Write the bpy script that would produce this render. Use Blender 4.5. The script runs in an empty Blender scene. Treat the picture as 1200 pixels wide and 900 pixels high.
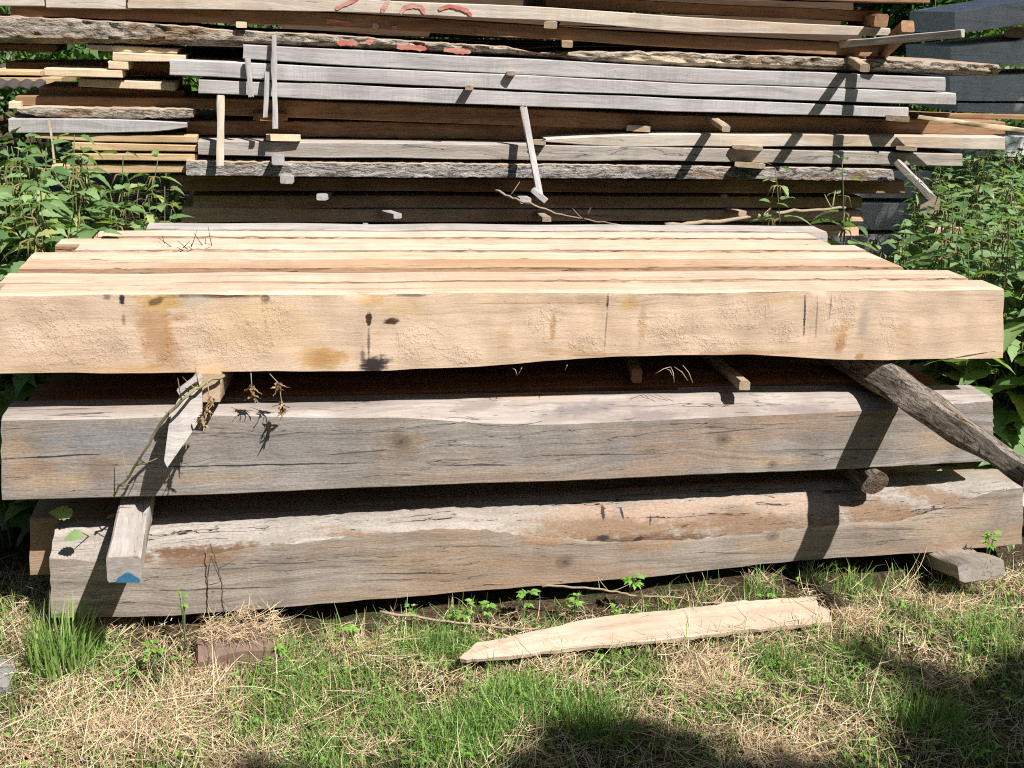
import bpy, math, random
import numpy as np
from mathutils import Matrix, Vector, Quaternion

random.seed(7)
RNG = np.random.default_rng(7)
scene = bpy.context.scene
COL = scene.collection
R = math.radians

# ------------------------------------------------------------------ camera
CAMH = 1.66                     # eye height above the grass
FPX = 1234.5                    # focal length in pixels of the 1200 px wide photograph
AX = np.array([[0.98075542, 0.02432273, -0.19371943],
               [-0.19051481, 0.33620261, -0.92231877],
               [0.04269566, 0.94147555, 0.33436637]])   # world <- camera
cd = bpy.data.cameras.new('camera'); cam = bpy.data.objects.new('camera', cd); COL.objects.link(cam)
cd.sensor_fit = 'HORIZONTAL'; cd.sensor_width = 36; cd.lens = 36 * FPX / 1200
cd.clip_start = .05; cd.clip_end = 500
m = Matrix([list(r) for r in AX]).to_4x4(); m.translation = Vector((0, 0, CAMH)); cam.matrix_world = m
scene.camera = cam

# ------------------------------------------------------------------ light
SUN_EL, SUN_AZ = 52.0, 38.0     # azimuth measured from -Y (behind the camera) towards +X
SDIR = Vector((math.cos(R(SUN_EL)) * math.sin(R(SUN_AZ)), -math.cos(R(SUN_EL)) * math.cos(R(SUN_AZ)), math.sin(R(SUN_EL))))
w = bpy.data.worlds.new('World'); scene.world = w; w.use_nodes = True
nt = w.node_tree; nt.nodes.clear()
sky = nt.nodes.new('ShaderNodeTexSky'); sky.sky_type = 'NISHITA'; sky.sun_disc = False
sky.sun_elevation = R(SUN_EL); sky.sun_rotation = math.atan2(SDIR.x, SDIR.y)
bg = nt.nodes.new('ShaderNodeBackground'); bg.inputs[1].default_value = .05
ow = nt.nodes.new('ShaderNodeOutputWorld')
nt.links.new(sky.outputs[0], bg.inputs[0]); nt.links.new(bg.outputs[0], ow.inputs[0])
sl = bpy.data.lights.new('sun', 'SUN'); sl.energy = 5.0; sl.angle = R(.5); sl.color = (1, .965, .92)
so = bpy.data.objects.new('sun', sl); COL.objects.link(so)
so.rotation_euler = SDIR.to_track_quat('Z', 'Y').to_euler(); so.location = (3, -4, 8)
scene.view_settings.view_transform = 'Standard'; scene.view_settings.look = 'None'
scene.view_settings.exposure = .82; scene.view_settings.gamma = 1; scene.view_settings.use_curve_mapping = False
scene.render.engine = 'CYCLES'
scene.cycles.max_bounces = 6; scene.cycles.diffuse_bounces = 2; scene.cycles.transparent_max_bounces = 8
scene.cycles.use_denoising = False; scene.cycles.filter_width = 1.1
scene.cycles.sample_clamp_indirect = 4

# ------------------------------------------------------------------ survey helpers (photo pixel -> point in the yard)
def ray(x, y): return AX @ np.array([x - 600., 450. - y, -FPX])
def PY(x, y, Y):
    d = ray(x, y); p = d * (Y / d[1]); return np.array([p[0], p[1], p[2] + CAMH])
def PZ(x, y, Z):
    d = ray(x, y); p = d * ((Z - CAMH) / d[2]); return np.array([p[0], p[1], Z])

# ------------------------------------------------------------------ node helpers
class NT:
    def __init__(s, name):
        s.m = bpy.data.materials.new(name); s.m.use_nodes = True
        s.t = s.m.node_tree; s.t.nodes.clear()
        s.out = s.t.nodes.new('ShaderNodeOutputMaterial')
    def n(s, typ, **kw):
        o = s.t.nodes.new(typ)
        for k, v in kw.items(): setattr(o, k, v)
        return o
    def put(s, sock, v):
        if hasattr(v, 'is_output'): s.t.links.new(v, sock)
        elif v is not None: sock.default_value = v
    def math(s, op, a, b=0., c=None, clamp=False):
        o = s.n('ShaderNodeMath', operation=op); o.use_clamp = clamp
        s.put(o.inputs[0], a); s.put(o.inputs[1], b)
        if c is not None: s.put(o.inputs[2], c)
        return o.outputs[0]
    def mix(s, f, a, b, mode='MIX'):
        o = s.n('ShaderNodeMix', data_type='RGBA', blend_type=mode); o.clamp_factor = True
        s.put(o.inputs[0], f)
        s.put(o.inputs[6], a if hasattr(a, 'is_output') else (*a, 1)[:4]); s.put(o.inputs[7], b if hasattr(b, 'is_output') else (*b, 1)[:4])
        return o.outputs[2]
    def vmath(s, op, a, b):
        o = s.n('ShaderNodeVectorMath', operation=op); s.put(o.inputs[0], a); s.put(o.inputs[1], b); return o.outputs[0]
    def noise(s, v, scale=1., detail=4., rough=.6, dist=0.):
        o = s.n('ShaderNodeTexNoise'); s.put(o.inputs['Vector'], v)
        o.inputs['Scale'].default_value = scale; o.inputs['Detail'].default_value = detail
        o.inputs['Roughness'].default_value = rough; o.inputs['Distortion'].default_value = dist
        return o.outputs[0]
    def step(s, v, a, b):
        o = s.n('ShaderNodeMapRange', interpolation_type='SMOOTHSTEP')
        s.put(o.inputs[0], v); o.inputs[1].default_value = a; o.inputs[2].default_value = b
        return o.outputs[0]
    def scale(s, v, xyz): return s.vmath('MULTIPLY', v, xyz)
    def bump(s, h, strength, dist, nrm=None):
        o = s.n('ShaderNodeBump'); o.inputs['Strength'].default_value = strength; o.inputs['Distance'].default_value = dist
        s.put(o.inputs['Height'], h)
        if nrm is not None: s.put(o.inputs['Normal'], nrm)
        return o.outputs[0]
    def finish(s, col, nrm=None, rough=.85, spec=.25, trans=None):
        b = s.n('ShaderNodeBsdfPrincipled'); s.put(b.inputs['Base Color'], col if hasattr(col, 'is_output') else (*col, 1)[:4])
        s.put(b.inputs['Roughness'], rough); b.inputs['Specular IOR Level'].default_value = spec
        if nrm is not None: s.put(b.inputs['Normal'], nrm)
        o = b.outputs[0]
        if trans:
            t = s.n('ShaderNodeBsdfTranslucent'); s.put(t.inputs[0], trans[1])
            mx = s.n('ShaderNodeMixShader'); mx.inputs[0].default_value = trans[0]
            s.t.links.new(o, mx.inputs[1]); s.t.links.new(t.outputs[0], mx.inputs[2]); o = mx.outputs[0]
        s.t.links.new(o, s.out.inputs[0]); return s.m

def wood(name, ca, cb, cc, crack=.6, saw=.35, bump=.5, blot=.5, crust=0., stains=(), vary=.22, cthr=.625, warm=0., dirt=0., speck=0., patches=(), knots=()):
    """Sawn wood: long grain, saw marks across it, drying cracks, blotches; stains = (x,z,rx,rz,colour,strength,soft,ang)."""
    t = NT(name)
    tc = t.n('ShaderNodeTexCoord').outputs['Object']
    rnd = t.n('ShaderNodeObjectInfo').outputs['Random']
    cv = t.n('ShaderNodeCombineXYZ')
    for i, k in enumerate((31., 17., 23.)): t.put(cv.inputs[i], t.math('MULTIPLY', rnd, k))
    v = t.vmath('ADD', tc, cv.outputs[0])
    wob = t.noise(t.scale(v, (2.2, 5, 5)), 1, 2)
    wv = t.n('ShaderNodeCombineXYZ'); t.put(wv.inputs[2], t.math('MULTIPLY', wob, .09)); t.put(wv.inputs[1], t.math('MULTIPLY', wob, .05))
    vw = t.vmath('ADD', v, wv.outputs[0])
    grain = t.noise(t.scale(vw, (1.6, 26, 40)), 1, 7, .72, .5)
    fine = t.noise(t.scale(vw, (22, 170, 210)), 1, 4, .7, .4)
    sawn = t.noise(t.scale(v, (150, 9, 14)), 1, 3, .6)
    sawk = t.step(t.noise(t.scale(v, (3, 5, 7)), 1, 3, .6), .40, .62)
    sawn = t.math('ADD', .5, t.math('MULTIPLY', t.math('SUBTRACT', sawn, .5), sawk))
    bl = t.noise(t.scale(v, (1.8, 4, 6)), 1, 5, .62, .3)
    band = t.noise(t.scale(v, (7, .8, 1.2)), 1, 4, .6)
    c = t.mix(t.step(grain, .32, .68), ca, cb)
    c = t.mix(t.math('MULTIPLY', t.step(bl, .46, .66), blot), c, cc)
    c = t.mix(t.math('MULTIPLY', t.step(band, .45, .68), .32), c, tuple(k * .66 for k in ca))
    lat = t.noise(t.scale(vw, (.7, 70, 100)), 1, 4, .7)            # latewood lines
    c = t.mix(t.math('MULTIPLY', t.step(lat, .5, .66), .28), c, tuple(k * .6 for k in ca))
    if warm: c = t.mix(t.math('MULTIPLY', t.step(t.noise(t.scale(v, (.9, 3, 4)), 1, 3), .5, .62), warm), c, (.40, .23, .11))
    f = t.math('ADD', .82, t.math('MULTIPLY', fine, .36))
    f = t.math('MULTIPLY', f, t.math('ADD', 1 - saw * .45, t.math('MULTIPLY', sawn, saw * .9)))
    f = t.math('MULTIPLY', f, t.math('ADD', 1 - vary * .5, t.math('MULTIPLY', rnd, vary)))
    if speck:
        sk = t.noise(t.scale(v, (130, 190, 210)), 1, 4, .75); f = t.math('MULTIPLY', f, t.math('ADD', 1 - speck * .5, t.math('MULTIPLY', t.step(sk, .35, .65), speck)))
    vc = t.n('ShaderNodeCombineXYZ')
    for i in range(3): t.put(vc.inputs[i], f)
    ck = t.noise(t.scale(vw, (.9, 30, 30)), 1, 4, .5, .12)           # hairline checks run where the field crosses a level
    ckl = t.math('ABSOLUTE', t.math('SUBTRACT', ck, .5))
    brk = t.step(t.noise(t.scale(v, (2.2, 24, 24)), 1, 3, .6), cthr - .12, cthr - .04)
    ckm = t.math('MULTIPLY', t.math('MULTIPLY', t.step(ckl, .0065, .0012), brk), crack)
    dk = t.math('MULTIPLY', t.math('MULTIPLY', t.step(ckl, .05, .0), brk), crack * .35)
    # short checks
    ck2 = t.noise(t.scale(vw, (9, 240, 240)), 1, 2, .5)
    ckm = t.math('MAXIMUM', ckm, t.math('MULTIPLY', t.step(ck2, .70, .76), crack * .6))
    sep = t.n('ShaderNodeSeparateXYZ'); t.put(sep.inputs[0], tc)
    if stains or knots:
        w1 = t.noise(tc, 28, 4, .65); w2 = t.noise(t.scale(tc, (22, 90, 150)), 1, 4, .65)
        wz = t.math('SUBTRACT', w1, .5); wf = t.math('SUBTRACT', w2, .5)
    for (sx, sz, rx, rz, colr, st, soft, ang) in stains:
        dx = t.math('SUBTRACT', sep.outputs[0], sx); dz = t.math('SUBTRACT', sep.outputs[2], sz)
        if ang:
            ca_, sa_ = math.cos(ang), math.sin(ang)
            dx, dz = (t.math('ADD', t.math('MULTIPLY', dx, ca_), t.math('MULTIPLY', dz, sa_)),
                      t.math('SUBTRACT', t.math('MULTIPLY', dz, ca_), t.math('MULTIPLY', dx, sa_)))
        ex = t.math('DIVIDE', dx, rx); ez = t.math('DIVIDE', dz, rz)
        r2 = t.math('SQRT', t.math('ADD', t.math('MULTIPLY', ex, ex), t.math('MULTIPLY', ez, ez)))
        r2 = t.math('ADD', r2, t.math('ADD', t.math('MULTIPLY', wz, 1.5), t.math('MULTIPLY', wf, 1.3)))
        mk = t.math('MULTIPLY', t.step(r2, 1.16, 1.16 - soft), min(1., st * 1.2))
        c = t.mix(mk, c, colr)
    for (kx, kz, kr) in knots:
        ex = t.math('DIVIDE', t.math('SUBTRACT', sep.outputs[0], kx), kr * 1.25); ez = t.math('DIVIDE', t.math('SUBTRACT', sep.outputs[2], kz), kr)
        r2 = t.math('ADD', t.math('SQRT', t.math('ADD', t.math('MULTIPLY', ex, ex), t.math('MULTIPLY', ez, ez))), t.math('MULTIPLY', wz, .6))
        ring = t.math('ADD', .5, t.math('MULTIPLY', t.math('SINE', t.math('MULTIPLY', r2, 17.)), .5))
        c = t.mix(t.math('MULTIPLY', t.step(r2, 1.5, .5), .55), c, tuple(k * .62 for k in ca))
        c = t.mix(t.math('MULTIPLY', t.math('MULTIPLY', ring, t.step(r2, 1.2, .7)), .28), c, (.12, .08, .05))
        c = t.mix(t.math('MULTIPLY', t.step(r2, .36, .14), .7), c, (.06, .04, .025))
    c = t.mix(1., c, vc.outputs[0], 'MULTIPLY')
    if dirt:
        dn = t.noise(tc, 95, 3, .7); c = t.mix(t.math('MULTIPLY', t.step(dn, .66, .72), dirt), c, (.09, .055, .035))
    c = t.mix(dk, c, tuple(k * .45 for k in ca)); c = t.mix(ckm, c, (.028, .020, .014))
    h = t.math('ADD', t.math('MULTIPLY', fine, .5), t.math('MULTIPLY', grain, .8))
    h = t.math('ADD', h, t.math('MULTIPLY', sawn, saw * .9))
    h = t.math('SUBTRACT', h, t.math('MULTIPLY', ckm, 2.2))
    nrm = t.bump(h, bump, .004)
    if crust:
        pm_ = None
        for (sx, sz, rx, rz) in patches:
            ex = t.math('DIVIDE', t.math('SUBTRACT', sep.outputs[0], sx), rx); ez = t.math('DIVIDE', t.math('SUBTRACT', sep.outputs[2], sz), rz)
            r2 = t.math('ADD', t.math('ADD', t.math('MULTIPLY', ex, ex), t.math('MULTIPLY', ez, ez)), t.math('ADD', t.math('MULTIPLY', wz, 4.), t.math('MULTIPLY', t.math('SUBTRACT', t.noise(tc, 9, 3, .6), .5), 5.)))
            q_ = t.step(r2, 1.7, -.3); pm_ = q_ if pm_ is None else t.math('MAXIMUM', pm_, q_)
        msk = pm_
        fl = t.step(t.noise(t.scale(t.vmath('ADD', tc, wv.outputs[0]), (120, 60, 62)), 1, 4, .6, .3), .53, .60)
        fl2 = t.step(t.noise(t.scale(tc, (230, 200, 200)), 1, 3, .6), .5, .7)
        sheet = t.step(t.noise(t.scale(tc, (13, 20, 20)), 1, 4, .6, .8), .50, .512)
        hh = t.math('ADD', t.math('MULTIPLY', msk, t.math('ADD', fl, t.math('MULTIPLY', fl2, .25))), t.math('MULTIPLY', fl2, .14))
        hh = t.math('ADD', hh, t.math('MULTIPLY', sheet, t.math('MULTIPLY', msk, .6)))
        nrm = t.bump(hh, crust, .0035, nrm)
    return t.finish(c, nrm, .82, .2)

def bark(name, ca=(.30, .25, .19), cb=(.46, .40, .33), cc=(.10, .07, .05), ct=(.30, .19, .11), cut=None):
    """Flaky weathered bark: ragged plates with dark furrows, tan where it has come away."""
    t = NT(name)
    tc = t.n('ShaderNodeTexCoord').outputs['Object']
    rnd = t.n('ShaderNodeObjectInfo').outputs['Random']
    cv = t.n('ShaderNodeCombineXYZ'); t.put(cv.inputs[0], t.math('MULTIPLY', rnd, 19.)); t.put(cv.inputs[2], t.math('MULTIPLY', rnd, 7.))
    v = t.vmath('ADD', tc, cv.outputs[0])
    a = t.noise(t.scale(v, (10, 40, 44)), 1, 7, .72, .8)
    b = t.noise(t.scale(v, (45, 110, 110)), 1, 5, .7)
    f = t.noise(t.scale(v, (7, 34, 36)), 1, 5, .62, 1.2)
    fur = t.step(t.math('ABSOLUTE', t.math('SUBTRACT', f, .5)), .035, .006)
    fur = t.math('MULTIPLY', fur, t.step(a, .62, .42))
    c = t.mix(t.step(a, .36, .64), ca, cb); c = t.mix(t.math('MULTIPLY', t.step(b, .52, .68), .7), c, tuple(min(1, k * 1.3) for k in cb))
    c = t.mix(t.math('MULTIPLY', t.step(b, .46, .34), .55), c, tuple(k * .5 for k in ca))
    lo = t.noise(t.scale(v, (3, 9, 12)), 1, 4); c = t.mix(t.math('MULTIPLY', t.step(lo, .52, .6), .8), c, ct)
    c = t.mix(t.math('MULTIPLY', fur, .85), c, cc)
    h = t.math('SUBTRACT', t.math('ADD', a, t.math('MULTIPLY', b, .45)), t.math('MULTIPLY', fur, .5))
    if cut is not None:                      # bark gone below the top edge past this point: bare sawn wood
        sp = t.n('ShaderNodeSeparateXYZ'); t.put(sp.inputs[0], tc)
        k = t.math('MULTIPLY', t.step(t.math('ADD', sp.outputs[0], t.math('MULTIPLY', lo, .5)), cut, cut + .1), t.step(t.math('ADD', sp.outputs[2], t.math('ADD', t.math('MULTIPLY', sp.outputs[0], .035), t.math('MULTIPLY', a, .05))), .055, .045))
        g2 = t.noise(t.scale(v, (3, 60, 70)), 1, 5, .65); c = t.mix(k, c, t.mix(g2, (.42, .33, .23), (.60, .50, .38))); h = t.math('MULTIPLY', h, t.math('SUBTRACT', 1., t.math('MULTIPLY', k, .85)))
    return t.finish(c, t.bump(h, 1., .02), .9, .15)

def flat(name, col, rough=.8, nscale=60., amt=.25, bmp=.2):
    t = NT(name); tc = t.n('ShaderNodeTexCoord').outputs['Object']
    a = t.noise(tc, nscale, 5, .65)
    c = t.mix(a, tuple(k * (1 - amt) for k in col), tuple(min(1, k * (1 + amt)) for k in col))
    return t.finish(c, t.bump(a, bmp, .004), rough, .2)

def leafy(name, ca, cb, tr=.3, rough=.5, spec=.35):
    """Leaf material: colour varies leaf to leaf through the 'tone' attribute; light passes through."""
    t = NT(name); at = t.n('ShaderNodeAttribute', attribute_name='tone')
    c = t.mix(at.outputs['Fac'], ca, cb); c = t.mix(t.math('MULTIPLY', t.step(at.outputs['Fac'], .86, 1.), .6), c, (cb[0] * 1.5, cb[1] * 1.05, cb[2] * .8))
    tc = t.n('ShaderNodeTexCoord').outputs['Object']
    c = t.mix(t.math('MULTIPLY', t.step(t.noise(tc, 120, 3), .5, .75), .3), c, tuple(k * .65 for k in ca))
    return t.finish(c, None, rough, spec, (tr, t.mix(1., c, (1.6, 1.7, .6), 'MULTIPLY')))

# ------------------------------------------------------------------ mesh helpers
def put(name, verts, faces, mats, parent=None, loc=(0, 0, 0), midx=None, smooth=True, sharp=40, matrix=None):
    me = bpy.data.meshes.new(name)
    me.from_pydata([tuple(map(float, p)) for p in verts], [], [tuple(map(int, f)) for f in faces])
    for q in (mats if isinstance(mats, (list, tuple)) else [mats]): me.materials.append(q)
    if midx is not None: me.polygons.foreach_set('material_index', np.array(midx, dtype=np.int32))
    if smooth:
        me.polygons.foreach_set('use_smooth', np.ones(len(faces), dtype=bool)); me.set_sharp_from_angle(angle=R(sharp))
    me.update()
    o = bpy.data.objects.new(name, me); COL.objects.link(o)
    if matrix is not None: o.matrix_world = matrix
    else: o.location = loc
    if parent: o.parent = parent
    return o
def tag(o, label, cat, group=None, kind=None):
    if label: o['label'] = label; o['kind'] = 'thing'
    if cat: o['category'] = cat
    if group: o['group'] = group
    if kind: o['kind'] = kind
    return o
def waves(n, kmin, kmax, dims=2):
    ks = RNG.uniform(kmin, kmax, (n, dims)) * RNG.choice([-1, 1], (n, dims)); ph = RNG.uniform(0, 6.28, n)
    def f(*xs):
        s = 0
        for i in range(n): s = s + np.sin(sum(k * x for k, x in zip(ks[i], xs)) + ph[i])
        return s / math.sqrt(n)
    return f

def lerp_pts(pts, xs):
    pts = np.array(pts, float); return [np.interp(xs, pts[:, 0], pts[:, i]) for i in range(1, pts.shape[1])]

def board(name, label, cat, pts, Y, D, mat, group=None, zt=None, cy=.004, wane_mat=None, by=.003, bz=.003, rough=.0012,
          seg=.035, bow=0., bark_amp=0., nfront=5, end_jit=.0015, Y1=None, csub=2, face_mat=None):
    """A sawn board: pts = surveyed (x, top, bottom) stations of its front face, lying in the plane Y; D deep.
    zt = (left, right) height of the flat top when the front edge is waney (the wane falls from it to pts' top)."""
    P = []
    for (x, a, b) in pts:
        A = PY(x, a, Y); B = PY(x, b, Y); P.append((A[0], A[2], B[0], B[2]))
    P = np.array(P); L = abs(P[-1, 0] - P[0, 0]); n = max(6, int(L / seg))
    s = np.concatenate([[0], np.cumsum(np.abs(np.diff(P[:, 0])))]); u = np.linspace(0, s[-1], n + 1)
    Xt, Zt, Xb, Zb = [np.interp(u, s, P[:, i]) for i in range(4)]
    k = max(1, int(.05 / (L / n)))
    def sm(a):
        if len(pts) < 3: return a
        pad = np.pad(a, (k, k), mode='reflect', reflect_type='odd'); return np.convolve(pad, np.ones(2 * k + 1) / (2 * k + 1), 'valid')
    Zt, Zb = sm(Zt), sm(Zb)
    wt = waves(4, 2, 14, 1); wb = waves(4, 2, 14, 1); wf = waves(6, 3, 60, 2); wk = waves(9, 20, 140, 2); we = waves(3, 30, 120, 1)
    xm = (P[0, 0] + P[-1, 0]) / 2; zm = (Zt.mean() + Zb.mean()) / 2
    ZT = Zt if zt is None else np.linspace(zt[0], zt[1], n + 1)
    ring = None; V = []; tags = None
    for i in range(n + 1):
        top, ft, bo = ZT[i], Zt[i], Zb[i]
        if zt is None: top += wt(u[i]) * rough; ft = top - .003
        else: ft = min(ft, top - .003)
        bo += wb(u[i]) * rough
        cyy = cy if zt is None else max(.004, min(cy, (top - ft) * 2.2))
        prof = []                                    # (y, z, tag of the segment that starts here)
        for q in range(nfront): prof.append((0, bo + bz + (ft - bo - bz) * q / nfront, 0))
        for q in range(csub):
            t_ = q / csub; prof.append((cyy * t_, ft + (top - ft) * math.sin(t_ * math.pi / 2) ** (1 if csub > 2 else 1.), 1))
        for q in range(3): prof.append((cyy + (D - cyy - .003) * q / 3, top, 2))
        prof.append((D - .003, top, 2)); prof.append((D, top - .003, 2)); prof.append((D, bo + .003, 2)); prof.append((D - .003, bo, 2))
        prof.append((D * .5, bo, 2)); prof.append((by, bo, 3)); 
        if by > .01: prof.append((by * .35, bo + bz * .45, 3))
        if tags is None: tags = [p[2] for p in prof]; ring = len(prof)
        for (yy, zz, tg) in prof:
            vv = (zz - bo) / max(1e-4, top - bo); x = Xb[i] + (Xt[i] - Xb[i]) * vv
            if i in (0, n): x += (we(vv * .3 + yy) * end_jit)
            yo = 0
            if yy < max(.012, cyy * .95) or (by > .01 and yy < by and vv < .5):
                yo = wf(x, zz) * rough
                if bark_amp: yo += wk(x, zz * 2) * bark_amp; zz += wk(x + 5, zz) * bark_amp * (.5 if vv > .85 or vv < .15 else .2)
            if tg == 1 and wane_mat is not None: zz += wk(x, yy * 2) * .003
            b_ = bow * math.sin(math.pi * i / n); yl = 0 if Y1 is None else (Y1 - Y) * i / n
            V.append((x - xm, yy + yo + b_ + yl, zz - zm))
    F = []; MI = []
    mats = [mat]
    wi = fi = 0
    if wane_mat is not None: mats.append(wane_mat); wi = len(mats) - 1
    if face_mat is not None: mats.append(face_mat); fi = len(mats) - 1
    for i in range(n):
        for j in range(ring):
            a = i * ring + j; b = i * ring + (j + 1) % ring
            F.append((a, b, b + ring, a + ring)); MI.append(wi if tags[j] == 1 else (fi if tags[j] in (0, 3) else 0))
    F.append(tuple(range(ring))[::-1]); MI.append(0); F.append(tuple(n * ring + j for j in range(ring))); MI.append(0)
    F = [f[::-1] for f in F]
    o = put(name, V, F, mats, loc=(xm, Y, zm), midx=MI)
    return tag(o, label, cat, group)

def frame_between(p0, p1, up=(0, 0, 1), roll=0.):
    x = (Vector(p1) - Vector(p0)).normalized(); u = Vector(up)
    y = u.cross(x).normalized(); z = x.cross(y).normalized()
    if roll: q = Quaternion(x, roll); y = q @ y; z = q @ z
    M_ = Matrix((x, y, z)).transposed().to_4x4(); M_.translation = (Vector(p0) + Vector(p1)) / 2
    return M_
def stick(name, label, cat, p0, p1, wd, ht, mat, group=None, roll=0., up=(0, 0, 1), taper=1., rough=.0012, bend=0., parent=None, seg=.03, prof=None, bev=.12, end_mat=None):
    """A sawn stick between two points, width wd and height ht, with worn edges; prof = closed outline in units of (wd, ht)."""
    L = (Vector(p1) - Vector(p0)).length; n = max(3, int(L / seg))
    b = bev
    if prof is None:
        prof = [(-.5, -.5 + b), (-.5, .5 - b), (-.5 + b, .5), (0, .5), (.5 - b, .5), (.5, .5 - b), (.5, -.5 + b), (.5 - b, -.5), (0, -.5), (-.5 + b, -.5)]
    w1 = waves(4, 4, 40, 2); w2 = waves(4, 4, 40, 2)
    V = []; r = len(prof)
    for i in range(n + 1):
        t_ = i / n; k = 1 + (taper - 1) * t_; bd = bend * math.sin(math.pi * t_)
        for (a, c) in prof:
            x = -L / 2 + L * t_
            if i in (0, n): x += RNG.normal() * .0015
            V.append((x, a * wd * k + w1(x, a * 3) * rough, c * ht * k + w2(x, c * 3) * rough + bd))
    F = []; MI = []
    for i in range(n):
        for j in range(r):
            a = i * r + j; c = i * r + (j + 1) % r; F.append((a, c, c + r, a + r)); MI.append(0)
    F.append(tuple(range(r))[::-1]); F.append(tuple(n * r + j for j in range(r)))
    MI += [1 if end_mat else 0] * 2
    o = put(name, V, F, [mat, end_mat] if end_mat else mat, matrix=frame_between(p0, p1, up, roll), midx=MI, parent=parent)
    return tag(o, label, cat, group)
def tube(pts, rad, nseg=6):
    pts = [Vector(p) for p in pts]; V = []; F = []
    for i, p in enumerate(pts):
        d = (pts[min(i + 1, len(pts) - 1)] - pts[max(i - 1, 0)]).normalized()
        a = d.cross(Vector((.3, .2, 1) if abs(d.z) < .9 else (1, .1, 0))).normalized(); b = d.cross(a)
        r_ = rad[i] if hasattr(rad, '__len__') else rad
        for k in range(nseg):
            an = 2 * math.pi * k / nseg; V.append(p + (a * math.cos(an) + b * math.sin(an)) * r_)
    for i in range(len(pts) - 1):
        for k in range(nseg):
            q = i * nseg + k; q2 = i * nseg + (k + 1) % nseg; F.append((q, q2, q2 + nseg, q + nseg))
    F.append(tuple(range(nseg))[::-1]); F.append(tuple((len(pts) - 1) * nseg + k for k in range(nseg)))
    return V, F
class Soup:
    """Collects many little surfaces with a tone each and links them as one mesh."""
    def __init__(s): s.v = []; s.f = []; s.t = []; s.n = 0
    def add(s, V, F, tone=.5):
        V = np.asarray([tuple(p) for p in V], float); s.v.append(V); s.f += [tuple(i + s.n for i in f) for f in F]
        s.t.append(np.full(len(V), tone)); s.n += len(V)
    def build(s, name, mat, parent=None, loc=(0, 0, 0), smooth=True, sharp=180):
        V = np.concatenate(s.v); o = put(name, V, s.f, mat, parent, loc, smooth=smooth, sharp=sharp)
        a = o.data.attributes.new('tone', 'FLOAT', 'POINT'); a.data.foreach_set('value', np.concatenate(s.t).astype(np.float32)); return o
def grid_mesh(name, V, quads, tone, mat, smooth=False):
    """Fast path for the grass: V (n,3), quads (m,4)."""
    me = bpy.data.meshes.new(name); me.vertices.add(len(V)); me.vertices.foreach_set('co', V.astype(np.float32).ravel())
    me.loops.add(quads.size); me.loops.foreach_set('vertex_index', quads.astype(np.int32).ravel())
    me.polygons.add(len(quads)); me.polygons.foreach_set('loop_start', np.arange(0, quads.size, 4, dtype=np.int32))
    me.update(calc_edges=True); me.validate(); me.materials.append(mat)
    a = me.attributes.new('tone', 'FLOAT', 'POINT'); a.data.foreach_set('value', tone.astype(np.float32))
    o = bpy.data.objects.new(name, me); COL.objects.link(o); return o
def empty(name, label, cat, loc, group=None):
    o = bpy.data.objects.new(name, None); COL.objects.link(o); o.location = loc; o.empty_display_size = .1
    return tag(o, label, cat, group)
def dup(root, loc, rot, sc=1., label=None, tilt=(0, 0)):
    r = root.copy(); COL.objects.link(r); r.location = loc; r.rotation_euler = (tilt[0], tilt[1], rot); r.scale = (sc, sc, sc)
    if label: r['label'] = label
    for ch in root.children:
        c = ch.copy(); COL.objects.link(c); c.parent = r
    return r

# ------------------------------------------------------------------ materials
M_grey = wood('grey_sawn', (.28, .262, .25), (.44, .42, .405), (.47, .45, .44), crack=.35, saw=.7, bump=.35, vary=.25, cthr=.66)
M_greyd = wood('grey_weathered', (.26, .225, .19), (.42, .385, .35), (.33, .25, .17), crack=.8, saw=.3, bump=.7, vary=.3)
M_brown = wood('brown_sawn', (.21, .115, .06), (.34, .205, .115), (.25, .14, .075), crack=.6, saw=.4, bump=.4, vary=.35)
M_cream = wood('cream_sawn', (.52, .39, .25), (.66, .53, .38), (.60, .45, .28), crack=.3, saw=.4, bump=.3, vary=.2, cthr=.67)
M_yellow = wood('yellow_sawn', (.40, .265, .14), (.54, .39, .225), (.44, .29, .15), crack=.3, saw=.4, bump=.3, cthr=.67)
M_tan = wood('tan_sawn', (.30, .225, .155), (.48, .39, .30), (.38, .26, .165), crack=.5, saw=.4, bump=.4, warm=.3)
M_pale = wood('pale_sawn', (.40, .345, .285), (.58, .52, .445), (.48, .38, .27), crack=.45, saw=.4, bump=.4, warm=.3, vary=.12)
M_gap_shade = wood('shaded_inner', (.06, .036, .022), (.10, .06, .035), (.07, .04, .02), crack=.4, saw=.2, bump=.4)  # near-black so the gaps stay dark: shade put into the colour
M_fresh = wood('fresh_oak', (.47, .335, .235), (.60, .455, .34), (.50, .335, .22), crack=.4, saw=.25, bump=.4, vary=.22, cthr=.60, blot=.8, dirt=.5)
M_fresh_b = wood('fresh_oak_brown', (.42, .28, .185), (.55, .40, .285), (.38, .235, .145), crack=.6, saw=.25, bump=.5, vary=.1, cthr=.60, blot=.9, dirt=.6, warm=.5)
M_fresh_p = wood('fresh_oak_pale', (.52, .40, .30), (.62, .50, .39), (.52, .38, .27), crack=.4, saw=.25, bump=.4, vary=.14, cthr=.60, blot=.8, dirt=.5)
M_umber = wood('umber_sawn', (.56, .35, .215), (.70, .49, .33), (.52, .30, .17), crack=.6, saw=.3, bump=.4, vary=.3)
M_tan2 = wood('bearer_wood', (.30, .265, .235), (.42, .385, .345), (.33, .275, .22), crack=.5, saw=.2, bump=.5, vary=.05)
M_silver = wood('silver_oak', (.33, .30, .275), (.47, .44, .40), (.38, .33, .28), crack=.5, saw=.3, bump=.4)
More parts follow.
